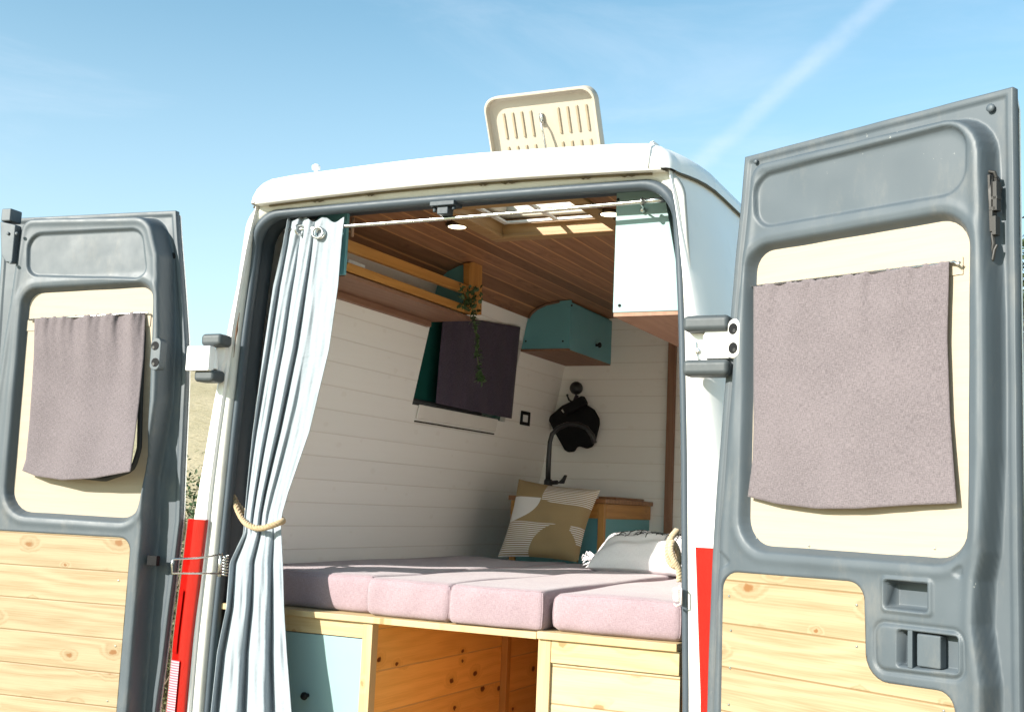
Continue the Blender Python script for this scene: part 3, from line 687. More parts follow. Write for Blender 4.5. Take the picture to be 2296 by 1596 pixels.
# ---------------------------------------------------------------- soft things
def coons(top,bot_,left,right,nu,nv):
    """grid of photo points filling four edge polylines (top/bottom run left to right, left/right run downwards)"""
    def ev(pl,t):
        d=[0]
        for i in range(1,len(pl)): d.append(d[-1]+math.dist(pl[i],pl[i-1]))
        t*=d[-1]; return (interp(t,d,[p[0] for p in pl]),interp(t,d,[p[1] for p in pl]))
    G=[]
    for j in range(nv+1):
        v=j/nv; r=[]
        for i in range(nu+1):
            u=i/nu; T,Bq,Lq,Rq=ev(top,u),ev(bot_,u),ev(left,v),ev(right,v)
            c=[(1-v)*T[k]+v*Bq[k]+(1-u)*Lq[k]+u*Rq[k]-((1-u)*(1-v)*top[0][k]+u*(1-v)*top[-1][k]+(1-u)*v*bot_[0][k]+u*v*bot_[-1][k]) for k in (0,1)]
            r.append(tuple(c))
        G.append(r)
    return G
def door_blind(D,top,bot_,left,right,label,hfun,rod,hook):
    G=coons(top,bot_,left,right,70,80); rows=[]; n=len(G)
    for j,r in enumerate(G):
        row=[]
        for i,q in enumerate(r):
            q=(q[0],q[1]+max(0,1-j/7)*(2.2*math.sin(i*.9)+1.6*math.sin(i*2.3+1))) ; h=hfun(i/(len(r)-1),j/(n-1))+(.0022*math.sin(i*1.15+1.5*math.sin(j*.2))*math.exp(-j/9)); u,z=D.px(q,h); row.append(D.P(u,z,h))
        rows.append(row)
    t=thing('window_blind',label,'blind',tuple(rows[0][35]))
    b=B(); b.grid(rows); b.build('cloth',MAUVE,t,smooth=True,solid=.0022,uv=lambda c:((c-D.P0).dot(D.t),c.z))
    b=B(); rr=[]
    for q,h in rod: rr.append(D.P(*D.px(q,h),h))
    b.tube(rr,.0035,8); b.build('wire_rod',STEEL,t,smooth=True)
    return t
def hR(u,v): 
    return -.014+.010*v*math.sin(math.pi*u)+.004*math.sin(u*26+1)*(1-v)**2*math.exp(-v*2)*1.2+.006*v*v+.0022*math.sin(u*37+.8*math.sin(v*5))*(.3+.7*(1-v))
door_blind(RD,[(1690,640),(1770,632),(1870,620),(1990,604),(2128,586)],[(1677,1112),(1740,1128),(1830,1139),(1920,1139),(2040,1131),(2145,1127)],[(1690,640),(1690,760),(1690,960),(1688,1030),(1677,1112)],[(2128,586),(2124,760),(2130,930),(2138,1040),(2145,1127)],
  'mauve linen blind covering the window of the right rear door',hR,[((1680,643),-.018),((2132,588),-.018),((2140,586),-.012),((2148,592),-.010),((2153,586),-.012)],None)
def hL(u,v):
    return -.013+.075*v*v*(.25+.75*u)+.02*v*u+.008*math.sin(u*30)*math.exp(-v*5)*(u>.0)*(.3+u)+.010*math.exp(-((u-.86-.10*v)/.05)**2)*math.exp(-v*2.2)+.004*math.sin(u*14+v*2)*(1-.5*v)
door_blind(LD,[(78,713),(180,708),(260,703),(326,700)],[(50,1054),(80,1066),(140,1075),(210,1071),(292,1056)],[(78,713),(76,800),(66,950),(58,1030),(50,1054)],[(326,700),(322,800),(312,900),(302,980),(292,1056)],
  'mauve linen blind covering the window of the left rear door',hL,[((66,716),-.016),((200,708),-.016),((330,699),-.016),((333,704),-.014)],None)
# batten the blinds' wires are screwed to
for D,dr,qa,qb in ((RD,rdoor,(2126,619),(2160,613)),(LD,ldoor,(54,742),(82,740)),(LD,ldoor,(327,731),(337,730))):
    b=B(); a=D.px(qa,-.028); e=D.px(qb,-.028); b.obox(D.P((a[0]+e[0])/2,(a[1]+e[1])/2+.02,-.0275),D.t*((e[0]-a[0])/2),Vector((0,0,.02)),D.n*.0014); b.build('wire_batten',PLY,dr,uv=lambda c:((c-D.P0).dot(D.t),c.z))
# side window blind
G=coons([(994,706),(1080,718),(1166.5,732)],[(977,903),(1060,921),(1147,937.5)],[(994,706),(985,800),(977,903)],[(1166.5,732),(1157,830),(1147,937.5)],40,40)
rows=[[onW(*q,.012+.012*j/40+.003*math.sin(i*.9)) for i,q in enumerate(r)] for j,r in enumerate(G)]
t=thing('window_blind','dark purple blind hanging inside the van over the side window','blind',tuple(rows[0][20]))
b=B(); b.grid(rows); b.build('cloth',PURPLE,t,smooth=True,solid=.002,uv=lambda c:(c.y,c.z))
# curtain
CR_=[(492,645,772),(520,640,768),(640,613,758),(782,592,738),(966,567,694),(1104,553,646),(1150,549,633),(1174,547,630),(1196,545,631),(1259,515,634),(1361,507,637),(1462,487,643),(1596,473,654),(1700,458,664),(1790,448,672)]
ry=[r[0] for r in CR_]
rows=[]; NR,NC=150,190
for j in range(NR+1):
    y=492+(1790-492)*j/NR; l=interp(y,ry,[r[1] for r in CR_]); rt=interp(y,ry,[r[2] for r in CR_])
    yb=interp(y,[492,640,1000,1174,1300,1600,1790],[.045,.03,.015,.0,-.03,-.05,-.06])
    A=interp(y,[492,640,900,1110,1174,1230,1400,1790],[.012,.015,.019,.015,.010,.014,.022,.028])
    wb=sst(np.array((y-1150)/80.)).item()
    row=[]
    for i in range(NC+1):
        s=i/NC
        k=min(1,s/.64); w1=(2.1*(1-abs(math.cos(math.pi*3.1*k**.9+.45*math.sin(y/170+.6)+.35)))**1.25-1)*(.8+.3*math.sin(k*5+y/260))
        w1+=.16*math.sin(2*math.pi*6.3*k+y/85); e=1-sst(np.array((s-.55)/.16)).item(); w1=w1*e+(-.35-.6*(s-.7))*(1-e)
        w2=(2.1*(1-abs(math.cos(math.pi*2.9*s**.95+.55+.2*math.sin(y/210))))**1.3-1)+.16*math.sin(2*math.pi*5.7*s+y/130)
        w=w1*(1-wb)+w2*wb
        w=math.copysign(abs(w)**.85,w)+.07*math.sin(s*33+y/60+2*math.sin(y/110))*math.sin(y/95+s*6)+.04*math.sin(s*61-y/33)
        q=(l+(rt-l)*s,y+ (6*math.sin(s*17) if j==0 else 0)-(8*max(0,.62-s) if j<6 else 0))
        row.append(onY(q[0],q[1],yb+A*w))
    rows.append(row)
cur=thing('curtain','pale blue curtain gathered at the left of the rear opening and tied with rope','curtain',tuple(rows[0][90]))
arc=[0]
for i in range(NC): arc.append(arc[-1]+(rows[75][i+1]-rows[75][i]).length)
b=B(); b.grid(rows); o=b.build('cloth',CURT,cur,smooth=True,solid=.002)
me=o.data; lay=me.uv_layers['UVMap']
for lp in me.loops:
    vi=lp.vertex_index; lay.data[lp.index].uv=(arc[vi%(NC+1)],rows[vi//(NC+1)][0].z)
def torus(b,c,axis,R,r,n=28,k=8):
    a=Vector(axis).normalized(); x=a.orthogonal().normalized(); y=a.cross(x)
    return b.tube([Vector(c)+(x*math.cos(2*math.pi*i/n)+y*math.sin(2*math.pi*i/n))*R for i in range(n)],r,k,closed=True)
b=B(); g=onY(712,521,.018); torus(b,g,(.25,-1,.05),.0185,.0045); torus(b,g+Vector((.004,.012,0)),(.3,-1,.0),.0165,.004); b.build('eyelet',STEEL,cur,smooth=True)
b=B(); g=onY(672,515,.03); torus(b,g,(1,-.35,.05),.018,.004); b.build('eyelet',STEEL,cur,smooth=True)
# curtain rod
a=onY(640,516,.046); e=onY(1490,447,.046)
rod=thing('curtain_rod','thin steel curtain rod spanning the top of the rear opening','curtain rod',tuple((a+e)/2))
b=B(); b.tube([a.lerp(e,i/20)+Vector((0,0,-.004*math.sin(math.pi*i/20))) for i in range(21)],.0068,12); k=onY(1440,451,.046); b.tube([k,e],.0085,12); b.build('tube',STEEL,rod,smooth=True)
b=B(); p=onY(1440,452,.046); torus(b,p,(1,0,0),.012,.003); b.tube([p+Vector((0,0,-.01)),onY(1443,470,.10)],.003,8); b.lathe(onY(1443,471,.119),(0,-1,0),[(.009,-.004),(.009,.012),(.005,.016)],12)
b.build('rod_bracket',STEEL,rod,smooth=True)
# rope helper: three twisted strands
def rope(pts,r,turns,mat,name,parent,n=160):
    P=[Vector(p) for p in pts]; m=len(P)
    def cr(t):
        i=min(int(t),m-2); f=t-i; p0=P[max(0,i-1)];p1=P[i];p2=P[i+1];p3=P[min(m-1,i+2)]
        return .5*((2*p1)+(p2-p0)*f+(2*p0-5*p1+4*p2-p3)*f*f+(3*p1-p0-3*p2+p3)*f**3)
    C_=[cr((m-1)*k/n*.9999) for k in range(n+1)]; b=B(); prev=None; X=[];Y=[]
    for k in range(n+1):
        t=(C_[min(n,k+1)]-C_[max(0,k-1)]).normalized()
        x=(prev-t*prev.dot(t)).normalized() if prev is not None else t.orthogonal().normalized()
        prev=x; X.append(x); Y.append(t.cross(x))
    for s in range(3):
        b.tube([C_[k]+(X[k]*math.cos(2*math.pi*(turns*k/n+s/3))+Y[k]*math.sin(2*math.pi*(turns*k/n+s/3)))*r*.55 for k in range(n+1)],r*.56,7)
    return b.build(name,mat,parent,smooth=True,uv=lambda c:(c.x*3,c.z*3))
o=rope([onY(523,1112,.09),onY(530,1135,.06),onY(542,1160,.01),onY(556,1175,-.035),onY(580,1183,-.05),onY(606,1178,-.05),onY(628,1170,-.03),onY(634,1166,.0),onY(622,1160,.05),onY(575,1158,.07),onY(540,1138,.085),onY(524,1113,.09)],.0095,15,ROPEM,'tieback_rope',None)
tag(o,'jute tieback rope wrapped round the waist of the pale blue curtain','rope')
o=rope([onY(1518,1188,.10),onY(1505,1205,.08),onY(1497,1228,.07),onY(1500,1255,.07),onY(1512,1268,.075),onY(1521,1262,.09),onY(1519,1235,.09),onY(1508,1215,.07),onY(1504,1235,.05),onY(1512,1256,.05),onY(1522,1275,.06),onY(1524,1300,.07)],.0092,15,ROPEW,'tieback_rope',None)
tag(o,'pale tieback rope hanging in a loop beside the white bolster pillow','rope')
# ---------------------------------------------------------------- shelf along the left wall
XS=-.45
def S_(x,y,d=0): return onX(x,y,XS)+Vector((d,0,0))
sh=thing('overhead_shelf','honey wood shelf with open rail front high on the left wall','shelf',tuple(onX(920,620,XS)))
def plate_(name,pts,mat,parent,th,X=XS,uv=None,bev=.002):
    b=B(); b.prism([onX(*q,X) for q in pts],(th,0,0)); return b.build(name,mat,parent,bevel=bev,uv=uv)
uvyz=lambda c:(c.y,c.z)
plate_('upper_rail',[(779.5,535),(1079,650),(1080,670),(781,561)],HONEY,sh,-.022,uv=uvyz)
plate_('lower_rail',[(781,587),(1053,686),(1053,704),(773.5,605)],HONEY,sh,-.022,XS-.0005,uv=uvyz)
plate_('post',[(1053,589),(1082,581),(1080,705),(1053,704)],HONEY,sh,-.03,XS+.002,uv=lambda c:(c.z,c.y))
plate_('top_rail',[(850,473),(1084,578),(1084,592),(850,487)],HONEY,sh,-.02,XS+.001,uv=uvyz)
p0=S_(775,605); yF=1.10
b=B(); b.box((-.665,.128,2.258),(XS-.001,yF,2.274)); b.build('shelf_board',BROWN,sh,bevel=.002,uv=lambda c:(c.y,c.x))
b=B(); a=W_(.25,2.257); b.box((a.x-.01,.20,2.232),(a.x+.018,1.075,2.2575)); b.build('wall_batten',BROWN,sh,bevel=.003,uv=lambda c:(c.y,c.z))
def arcp(y,x1,z0,zt=2.51,k=0):
    cv=[(x,z) for x,z in cp[:8] if x<x1]
    return [Vector((x1,y,z0))]+[Vector((wallx(z0)+.004,y,z0))]+[Vector((x+.004,y,z-.003)) for x,z in cv]+[Vector((x1,y,float(np.interp(x1,[q[0] for q in cp],[q[1] for q in cp]))-.003))]
b=B(); b.prism(arcp(1.078,XS-.024,2.2745),(0,.018,0)); b.build('end_panel',TEAL,sh)
b=B(); b.prism(arcp(.112,XS+.004,2.262),(0,.016,0)); ep=b.build('end_panel',TEAL,sh,bevel=.002)
b=B(); q=onX(784,562,XS-.03); b.box((XS-.06,q.y,2.295),(XS-.03,q.y+.11,2.335)); b.build('catch_plate',plain('white_plastic',(.72,.72,.72),.4),sh,bevel=.004)
b=B(); b.tube([onX(792,487,XS+.004),onX(791,505,XS+.004),onX(789,530,XS+.004)],.006,6); b.build('sealant_bead',plain('sealant',(.42,.25,.17),.7),sh,smooth=True)
# trailing plant
tp=thing('trailing_plant','trailing green plant spilling down from the far end of the honey wood shelf','plant',tuple(onX(1052,690,-.43)))
stem=[onX(*q,xx) for q,xx in (((1040,690),-.47),((1050,672),-.435),((1058,690),-.42),((1064,720),-.418),((1070,755),-.42),((1071,800),-.42),((1076,846),-.415))]
b=B(); b.tube(stem,.0022,6); b.build('stem',plain('plant_stem',(.10,.13,.05),.6),tp,smooth=True)
def leaf(b,p,d,up,L_,w):
    d=d.normalized(); s=d.cross(up).normalized(); n=s.cross(d)
    pts=[p,p+d*L_*.35+s*w*.5+n*.001,p+d*L_*.7+s*w*.42,p+d*L_-n*L_*.15,p+d*L_*.7-s*w*.42,p+d*L_*.35-s*w*.5+n*.001,p+d*L_*.5-n*L_*.06]
    k=len(b.v); b.v+=pts; b.f+=[(k,k+1,k+6),(k+1,k+2,k+6),(k+2,k+3,k+6),(k+3,k+4,k+6),(k+4,k+5,k+6),(k+5,k,k+6)]
b=B()
def rv(): return Vector((random.uniform(-1,1),random.uniform(-1,1),random.uniform(-1,1)))
for i in range(150):
    t=random.random()**.8; k=t*(len(stem)-1); i0=min(int(k),len(stem)-2); p=stem[i0].lerp(stem[i0+1],k-i0)
    wd=.022 if t<.5 else .010
    leaf(b,p+rv()*wd*.5,rv()+Vector((.3,-.3,-.3)),Vector((0,0,1))+rv()*.3,random.uniform(.013,.026),random.uniform(.010,.018))
for i in range(110):
    p=onX(random.uniform(1030,1078),random.uniform(640,695),-.445+random.uniform(-.03,.04)); leaf(b,p,rv()+Vector((.2,-.2,-.4)),rv(),random.uniform(.014,.028),random.uniform(.012,.02))
for i in range(16): leaf(b,stem[-1]+rv()*.012,rv()+Vector((0,-.3,-.2)),rv(),.03,.026)
b.build('leaves',LEAF,tp)
# ---------------------------------------------------------------- cabinets
def knob(c,axis,parent,r=.013):
    b=B(); b.lathe(c,axis,[(r*.55,0),(r*.45,.008),(r*.5,.012),(r,.017),(r*1.05,.022),(r*.8,.028),(r*.2,.031)],18); return b.build('knob',BLACK,parent,smooth=True)
fc=thing('overhead_cabinet','teal overhead cabinet with black knob and curved end in the far left corner','cabinet',(-.5,2.3,2.39))
XF=-.385; yE=onX(1280,668,XF).y
pl_=arcp(yE,XF,2.268); b=B(); b.prism(pl_,(0,.018,0)); ep=b.build('end_panel',TEAL,fc,bevel=.002)
for q in ((1282,684),(1179,764),(1262,764)): B().lathe(onY(*q,yE-.0005),(0,-1,0),[(.005,0),(.005,.001),(.002,.002)],8).build('screw',BLACK,ep)
b=B(); b.prism(arcp(yE+.0185,XF-.018,2.275),(0,BY-yE-.02,0)); b.build('carcass',TEAL,fc)
b=B(); b.box((wallx(2.26)+.003,yE+.002,2.256),(XF-.003,BY-.002,2.2665)); b.build('bottom_board',BROWN,fc,uv=lambda c:(c.y,c.x))
b=B(); zt=2.495; b.box((XF-.016,yE+.02,2.262),(XF,BY-.004,zt)); dr=b.build('cabinet_door',TEAL,fc,bevel=.002)
knob(onX(1336,773,XF),(1,0,0),dr,.014)
b=B(); b.tube([Vector((x+.006,yE-.002,z-.006)) for x,z in cp[1:8] if x<XF],.007,6); b.build('sealant_bead',plain('brown_sealant',(.18,.10,.06),.7),fc,smooth=True)
rc=thing('overhead_cabinet','sunlit teal overhead cabinet at the top right of the rear opening','cabinet',(.65,.4,2.3))
x0=onY(1377,600,.12).x; z0=onY(1377,700,.12).z
b=B(); b.prism([(x0,.12,z0),(.775,.12,z0),(.695,.12,2.505),(x0,.12,2.505)],(0,.78,0)); cc=b.build('carcass',TEAL_SUNLIT,rc,bevel=.002)
b=B(); b.box((x0+.002,.123,z0-.012),(.775,.90,z0-.0005)); b.build('bottom_board',BROWN,rc,uv=lambda c:(c.y,c.x))
for q in ((1389,684),(1386,447)): B().lathe(onY(*q,.1195),(0,-1,0),[(.005,0),(.005,.001),(.002,.002)],10).build('screw',BLACK,cc)
# ceiling lamps
for q,lab in (((1025,507),'lit round ceiling lamp beside the hatch over the honey wood shelf'),((1368,479),'lit round ceiling lamp half hidden by the sunlit teal cabinet')):
    c=onZ(*q,CZ-.012); t=thing('ceiling_lamp',lab,'ceiling lamp',tuple(c),'round ceiling lamps')
    b=B(); b.lathe((c.x,c.y,CZ-.001),(0,0,-1),[(.044,0),(.044,.008),(.040,.013),(.034,.014),(.034,.009)],32); b.build('ring',BRONZE,t,smooth=True)
    b=B(); b.lathe((c.x,c.y,CZ-.010),(0,0,-1),[(.0335,0),(.033,.0045),(.02,.006)],28); b.build('diffuser',LAMPM,t,smooth=True)
# socket
so=thing('wall_socket','black framed wall socket on the white boards beside the side window','socket',tuple(onW(1177,936)))
def wq(pts,off): return [onW(*q,off) for q in pts]
b=B(); b.prism(wq([(1168,919),(1187,923),(1185,954),(1165,950)],.001),WN*.008); b.build('frame',BLACK,so,bevel=.002)
b=B(); b.prism(wq([(1173,928),(1183,930),(1182,946),(1172,944)],.0095),WN*.003); b.build('rocker',plain('white_plastic_switch',(.8,.8,.8),.35),so,bevel=.001)
# ---------------------------------------------------------------- kitchen unit at the bulkhead
kx=-.14; ky=onX(1355,1118,kx).y; kl=onY(1146,1113,ky).x; kt=1.545
ku=thing('kitchen_unit','small kitchen unit with walnut top and teal panels behind the patterned cushion','kitchen unit',((kx+kl)/2,2.2,.45))
b=B(); b.box((kl-.01,ky-.012,kt-.022),(kx+.012,BY-.002,kt)); b.build('worktop',WALNUT,ku,bevel=.003,uv=lambda c:(c.x,c.y))
for a_,e_ in (((kl,ky,kt-.092),(kx-.03,ky+.02,kt-.0225)),((kx-.02,ky+.03,kt-.092),(kx,BY-.003,kt-.0225))): B().box(a_,e_).build('apron',HONEY,ku,bevel=.002,uv=lambda c:(c.x+c.y,c.z))
for xx in (kx-.03,kl): 
    b=B(); b.box((xx+.0005,ky+.0005 if xx==kl else ky-.0005,.45),(xx+.03,ky+.0295,kt-.023 if xx!=kl else kt-.0925)); b.build('post',HONEY,ku,bevel=.002,uv=lambda c:(c.z,c.x))
for a_,e_ in (((kl+.031,ky+.012,.45),(kx-.031,ky+.022,kt-.0925)),((kx-.016,ky+.03,.45),(kx-.006,BY-.003,kt-.0925))): B().box(a_,e_).build('panel',TEAL,ku)
b=B(); b.box((kx-.10,ky+.18,kt+.0005),(kx-.01,BY-.08,kt+.012)); o=b.build('cutting_board',WALNUT,None,bevel=.004,uv=lambda c:(c.y,c.x)); tag(o,'dark wooden board lying on the right end of the walnut worktop','board')
# tap
tb=onZ(1228,1083,kt); yt=min(max(tb.y,ky+.1),BY-.15)
tap=thing('kitchen_tap','black swan neck kitchen tap standing on the walnut worktop','tap',tuple(onY(1229,1083,yt)))
b=B(); pts=[(1228,1095),(1230,1030),(1233,990),(1238,972),(1252,958),(1272,950),(1295,950),(1315,958),(1328,975),(1333,992)]
sp=[onY(*q,yt-.0) for q in pts]; 
b.tube(sp,[.013,.0125]+[.0115]*8,14); b.build('spout',BLACKM,tap,smooth=True)
b=B(); c=onY(1229,1083,yt); b.lathe(Vector((c.x,c.y,kt)),(0,0,1),[(.026,0),(.026,.006),(.021,.01),(.021,.075),(.017,.085)],18); b.build('tap_body',BLACKM,tap,smooth=True)
b=B(); b.tube([onY(1236,1081,yt),onY(1250,1080,yt-.01)],.011,10); b.prism([onY(1248,1082,yt-.01),onY(1262,1083,yt-.01),onY(1269,1064,yt-.01),onY(1265,1063,yt-.01),onY(1259,1072,yt-.01)],(0,.02,0)); b.build('lever',BLACKM,tap,bevel=.003)
# hook, dustpan and brush
hk=thing('wall_hook','black wall hook with a round ball head on the white bulkhead','hook',tuple(onY(1292,868,BY)))
c=onY(1292,869,BY-.045); b=B(); b.lathe(c+Vector((0,.035,0)),(0,-1,0),[(.035*math.sin(a)+.0005,.035-.035*math.cos(a)) for a in np.linspace(0.05,math.pi-.05,14)],22); b.tube([c,c+Vector((0,.045,0))],.012,10); b.build('ball',BLACKM,hk,smooth=True)
b=B(); b.tube([onY(1292,880,BY-.02),onY(1290,893,BY-.03),onY(1284,900,BY-.05),onY(1276,896,BY-.06),onY(1272,886,BY-.06)],.005,8); b.lathe(onY(1272,885,BY-.06),(0,0,1),[(.004,-.006),(.008,0),(.004,.006)],10); b.build('prong',BLACKM,hk,smooth=True)
dp=thing('dustpan','black dustpan hanging from the ball head wall hook behind the tap','dustpan',tuple(onY(1290,955,BY-.05)))
pl_=[(1232,940),(1236,932),(1262,909),(1287,897),(1310,902),(1335,918),(1346,938),(1346,952),(1337,990),(1330,1001),(1318,1005),(1305,1001),(1297,1000),(1290,1012),(1276,1013),(1268,1008),(1243,963)]
P2=rpoly(pl_,7,3); b=B(); b.prism([onY(q.x,q.y,BY-.035) for q in P2],(0,-.022,0)); b.build('pan',BLACK,dp,bevel=.008)
b=B(); b.tube([onY(1294,885,BY-.07),onY(1286,905,BY-.075),onY(1277,920,BY-.07)],.011,10); b.build('grip',plain('navy_plastic',(.03,.03,.06),.4),dp,smooth=True)
br=thing('hand_brush','black hand brush with pale bristles hanging in front of the dustpan','brush',tuple(onY(1295,908,BY-.11)))
def rot(q0,q1,w): 
    a=Vector(q0);e=Vector(q1);d=(e-a).normalized();s=Vector((-d.y,d.x)); return [a-s*w,e-s*w,e+s*w,a+s*w]
b=B(); b.prism([onY(q.x,q.y,BY-.085) for q in rpoly(rot((1268,921),(1316,896),11),5,4)],(0,-.035,0)); b.build('handle',BLACK,br,bevel=.006)
b=B()
for i in range(24):
    f=i/23; q=(1262+f*34,922-f*24); b.tube([onY(q[0]+2,q[1]+2,BY-.09),onY(q[0]-3,q[1]-4,BY-.10)],.003,5)
b.build('bristles',plain('bristle',(.70,.68,.64),.8),br)
# ---------------------------------------------------------------- bed base and mattress
bb=thing('bed_base','pine bed base with a teal cupboard, an open bay and a boarded front','bed base',(0,.9,.45))
uvxz=lambda c:(c.x,c.z); uvxy=lambda c:(c.x,c.y); uvzx=lambda c:(c.z,c.x)
PT=1.122
xs=onY(1203,1410,.05).x
b=B(); b.box((-.84,.05,PT-.020),(xs,1.84,PT)); b.build('platform',PINE2,bb,bevel=.002,uv=uvxy)
b=B(); b.box((xs+.003,.045,PT-.018),(.80,1.84,PT+.004)); b.build('platform',PINE2,bb,bevel=.002,uv=uvxy)
xl=onY(812,1440,.066).x; xr=onY(835,1440,.066).x
rz=onY(800,1428,.066).z
b=B(); b.box((-.80,.066,rz),(xl+.001,.09,PT-.021)); b.build('top_rail',PINE2,bb,bevel=.0015,uv=uvxz)
b=B(); b.box((xl+.0015,.062,.38),(xr,.10,PT-.021)); b.build('stile',PINE2,bb,bevel=.002,uv=uvzx)
b=B(); b.box((-.79,.070,.38),(xl-.001,.088,rz-.003)); cd=b.build('cupboard_door',TEAL_SUNLIT,bb,bevel=.0015)
knob(onY(690,1557,.07),(0,-1,0),cd,.0125)
# open bay
xb=xr-.006
b=B(); py=onX(1130,1420,xb).y; b.box((xb-.018,.1005,.38),(xb,py+.015,PT-.021)); b.build('bay_side',PINED,bb,uv=wall_uv)
b=B(); b.box((xb+.0005,py-.02,.38),(xb+.028,py+.015,PT-.021)); b.build('bay_post',HONEY,bb,bevel=.002,uv=lambda c:(c.z,c.y))
b=B(); b.box((xb-.012,py+.0155,.38),(xb+.006,1.80,PT-.021)); b.build('bay_side',PINED,bb,uv=lambda c:(c.y+.7,c.z+.05))
b=B(); b.box((xb+.006,1.80,.38),(.80,1.82,PT-.021)); b.build('bay_back',PINED,bb,uv=uvxz)
b=B(); b.box((xb,.10,.421),(.80,1.80,.44)); b.build('bay_floor',BROWN,bb,uv=uvxy)
# boarded front on the right
b=B(); b.box((xs+.0035,.058,.38),(xs+.045,.10,PT-.0185)); b.build('stile',PINE2,bb,bevel=.002,uv=uvzx)
b=B(); b.box((xs+.046,.058,PT-.085),(.805,.09,PT-.0185)); b.build('top_rail',PINE2,bb,bevel=.002,uv=uvxz)
b=B(); b.box((xs+.0455,.068,.38),(.805,.088,PT-.0855)); b.build('boarded_panel',wood('bleached_pine_boards',(.47,.38,.245),(.39,.295,.17),(.28,.14,.05),.108,.004,.055,.5,.9,.3,.05,.3,(.25,.16,.07)),bb,uv=uvxz)
b=B(); b.box((xs+.0036,.1005,.38),(xs+.02,1.80,PT-.021)); b.build('bay_side',PINED,bb,uv=wall_uv)
def rbox(x0,x1,y0,y1,z0,z1,r,wob=.004,n=(26,60,10),seed=0):
    """a foam block: rounded edges, slightly crowned and wavy"""
    c=Vector(((x0+x1)/2,(y0+y1)/2,(z0+z1)/2)); h=Vector(((x1-x0)/2,(y1-y0)/2,(z1-z0)/2)); b=B(); R_=random.Random(seed); ph=[R_.uniform(0,6) for _ in range(6)]
    def lin(k):
        return [math.copysign(1-(1-abs(t))**1.8 if False else abs(t)**.75,t) for t in np.linspace(-1,1,k+1)]
    LX,LY,LZ=lin(n[0]),lin(n[1]),lin(n[2])
    def f(u,v,w):
        p=Vector((u*h.x,v*h.y,w*h.z)); co=Vector([max(-(h[i]-r),min(h[i]-r,p[i])) for i in range(3)]); d=p-co
        if d.length>1e-9: p=co+d.normalized()*r
        if w>0: p.z+=w*(wob*math.sin(p.x*13+ph[0])*math.sin(p.y*7+ph[1])+.006*(1-u*u)*(1-v**4))
        p.y+= (wob*.9*math.sin(p.x*17+ph[2])+wob*.6*math.sin(p.x*41+ph[3])*w+.006*(1-w*w))*(-1 if v<0 else 1)*abs(v)**6
        p.x+= wob*.7*math.sin(p.y*9+ph[4])*abs(u)**6+.005*(1-w*w)*(u**7)
        return c+p
    b.f_=f; b.LX=LX; b.LZ=LZ
    for w in (-1,1): b.grid([[f(u,v,w) for u in LX] for v in LY])
    for v in (-1,1): b.grid([[f(u,v,w) for u in LX] for w in LZ])
    for u in (-1,1): b.grid([[f(u,v,w) for v in LY] for w in LZ])
    return b
def cushion(lab,*a,**k):
    b=rbox(*a,**k); o=b.build('seat_cushion',LILAC,None,smooth=True)
    bm=bmesh.new(); bm.from_mesh(o.data); bmesh.ops.remove_doubles(bm,verts=bm.verts,dist=.0004); bmesh.ops.recalc_face_normals(bm,faces=bm.faces); bm.to_mesh(o.data); bm.free()
    p=B(); f=b.f_; us=np.linspace(-.985,.985,60); ws=np.linspace(-.93,.93,12)
    p.tube([f(u,-1,1) for u in us],.0017,6); p.build('piping',LILAC,o,smooth=True,uv=lambda c:(c.x,c.z))
    for u in (-1,1): B().tube([f(u,-1,w) for w in ws],.0017,6).build('piping',LILAC,o,smooth=True,uv=lambda c:(c.x,c.z))
    return tag(o,lab,'mattress cushion',None)
x1=onY(836,1330,.12).x; x2=onY(1010,1350,.075).x; x3=onY(1214,1370,.06).x; x4=onY(1243,1370,.085).x
cushion('lilac mattress cushion against the left wall, partly behind the curtain',-.845,x1,.125,1.82,PT+.001,PT+.124,.020,seed=1)
cushion('lilac mattress cushion above the open bay, second from the left wall',x1+.004,x2,.075,1.825,PT+.001,PT+.122,.020,seed=2)
cushion('lilac mattress cushion on the platform edge whose right end face shows in the gap',x2+.003,x3,.060,1.83,PT+.001,PT+.123,.015,seed=3)
cushion('lilac mattress cushion at the right above the boarded pine front',x4,.805,.075,1.835,PT+.005,PT+.120,.022,seed=4)
# ---------------------------------------------------------------- scatter cushions
def pillow(fn,half,n=36,eu=2.6):
    """fn(u,v)->point on mid surface, fn.n normal; bulging both sides"""
    b=B()
    for sg in (1,-1):
        rows=[]
        for j in range(n+1):
            r=[]
            for i in range(n+1):
                u,v=i/n*2-1,j/n*2-1
                th=half*((1-abs(u)**eu)*(1-abs(v)**2.6))**.55*(1+.06*math.sin(u*7+v*4)+.05*math.sin(v*11-u*3))
                r.append(fn((u+1)/2,(v+1)/2,sg*th))
            rows.append(r)
        b.grid(rows)
    return b
yc=ky-.155
base=Vector((0,yc,PT+.124)); pn=Vector((.10,-.955,.28)).normalized()
qc=[on(*q,base,pn) for q in ((1116,1247),(1296,1259),(1346,1097),(1163,1073))]  # BL BR TR TL
def pf(u,v,h):
    # edges draw in between the corners
    a=.035*math.sin(math.pi*v)*(1 if u<.5 else -1)*abs(2*u-1)**3; c=.030*math.sin(math.pi*u)*(1 if v<.5 else -1)*abs(2*v-1)**3
    uu,vv=u+a,v+c
    return (qc[0]*(1-uu)*(1-vv)+qc[1]*uu*(1-vv)+qc[2]*uu*vv+qc[3]*(1-uu)*vv)+pn*(h)
m_,nt,b_=new_mat('patterned_cushion_cloth'); uv=N(nt,'UVMap').outputs[0]; sp=N(nt,'SeparateXYZ'); L(nt,uv,sp.inputs[0]); u,v=sp.outputs[0],sp.outputs[1]
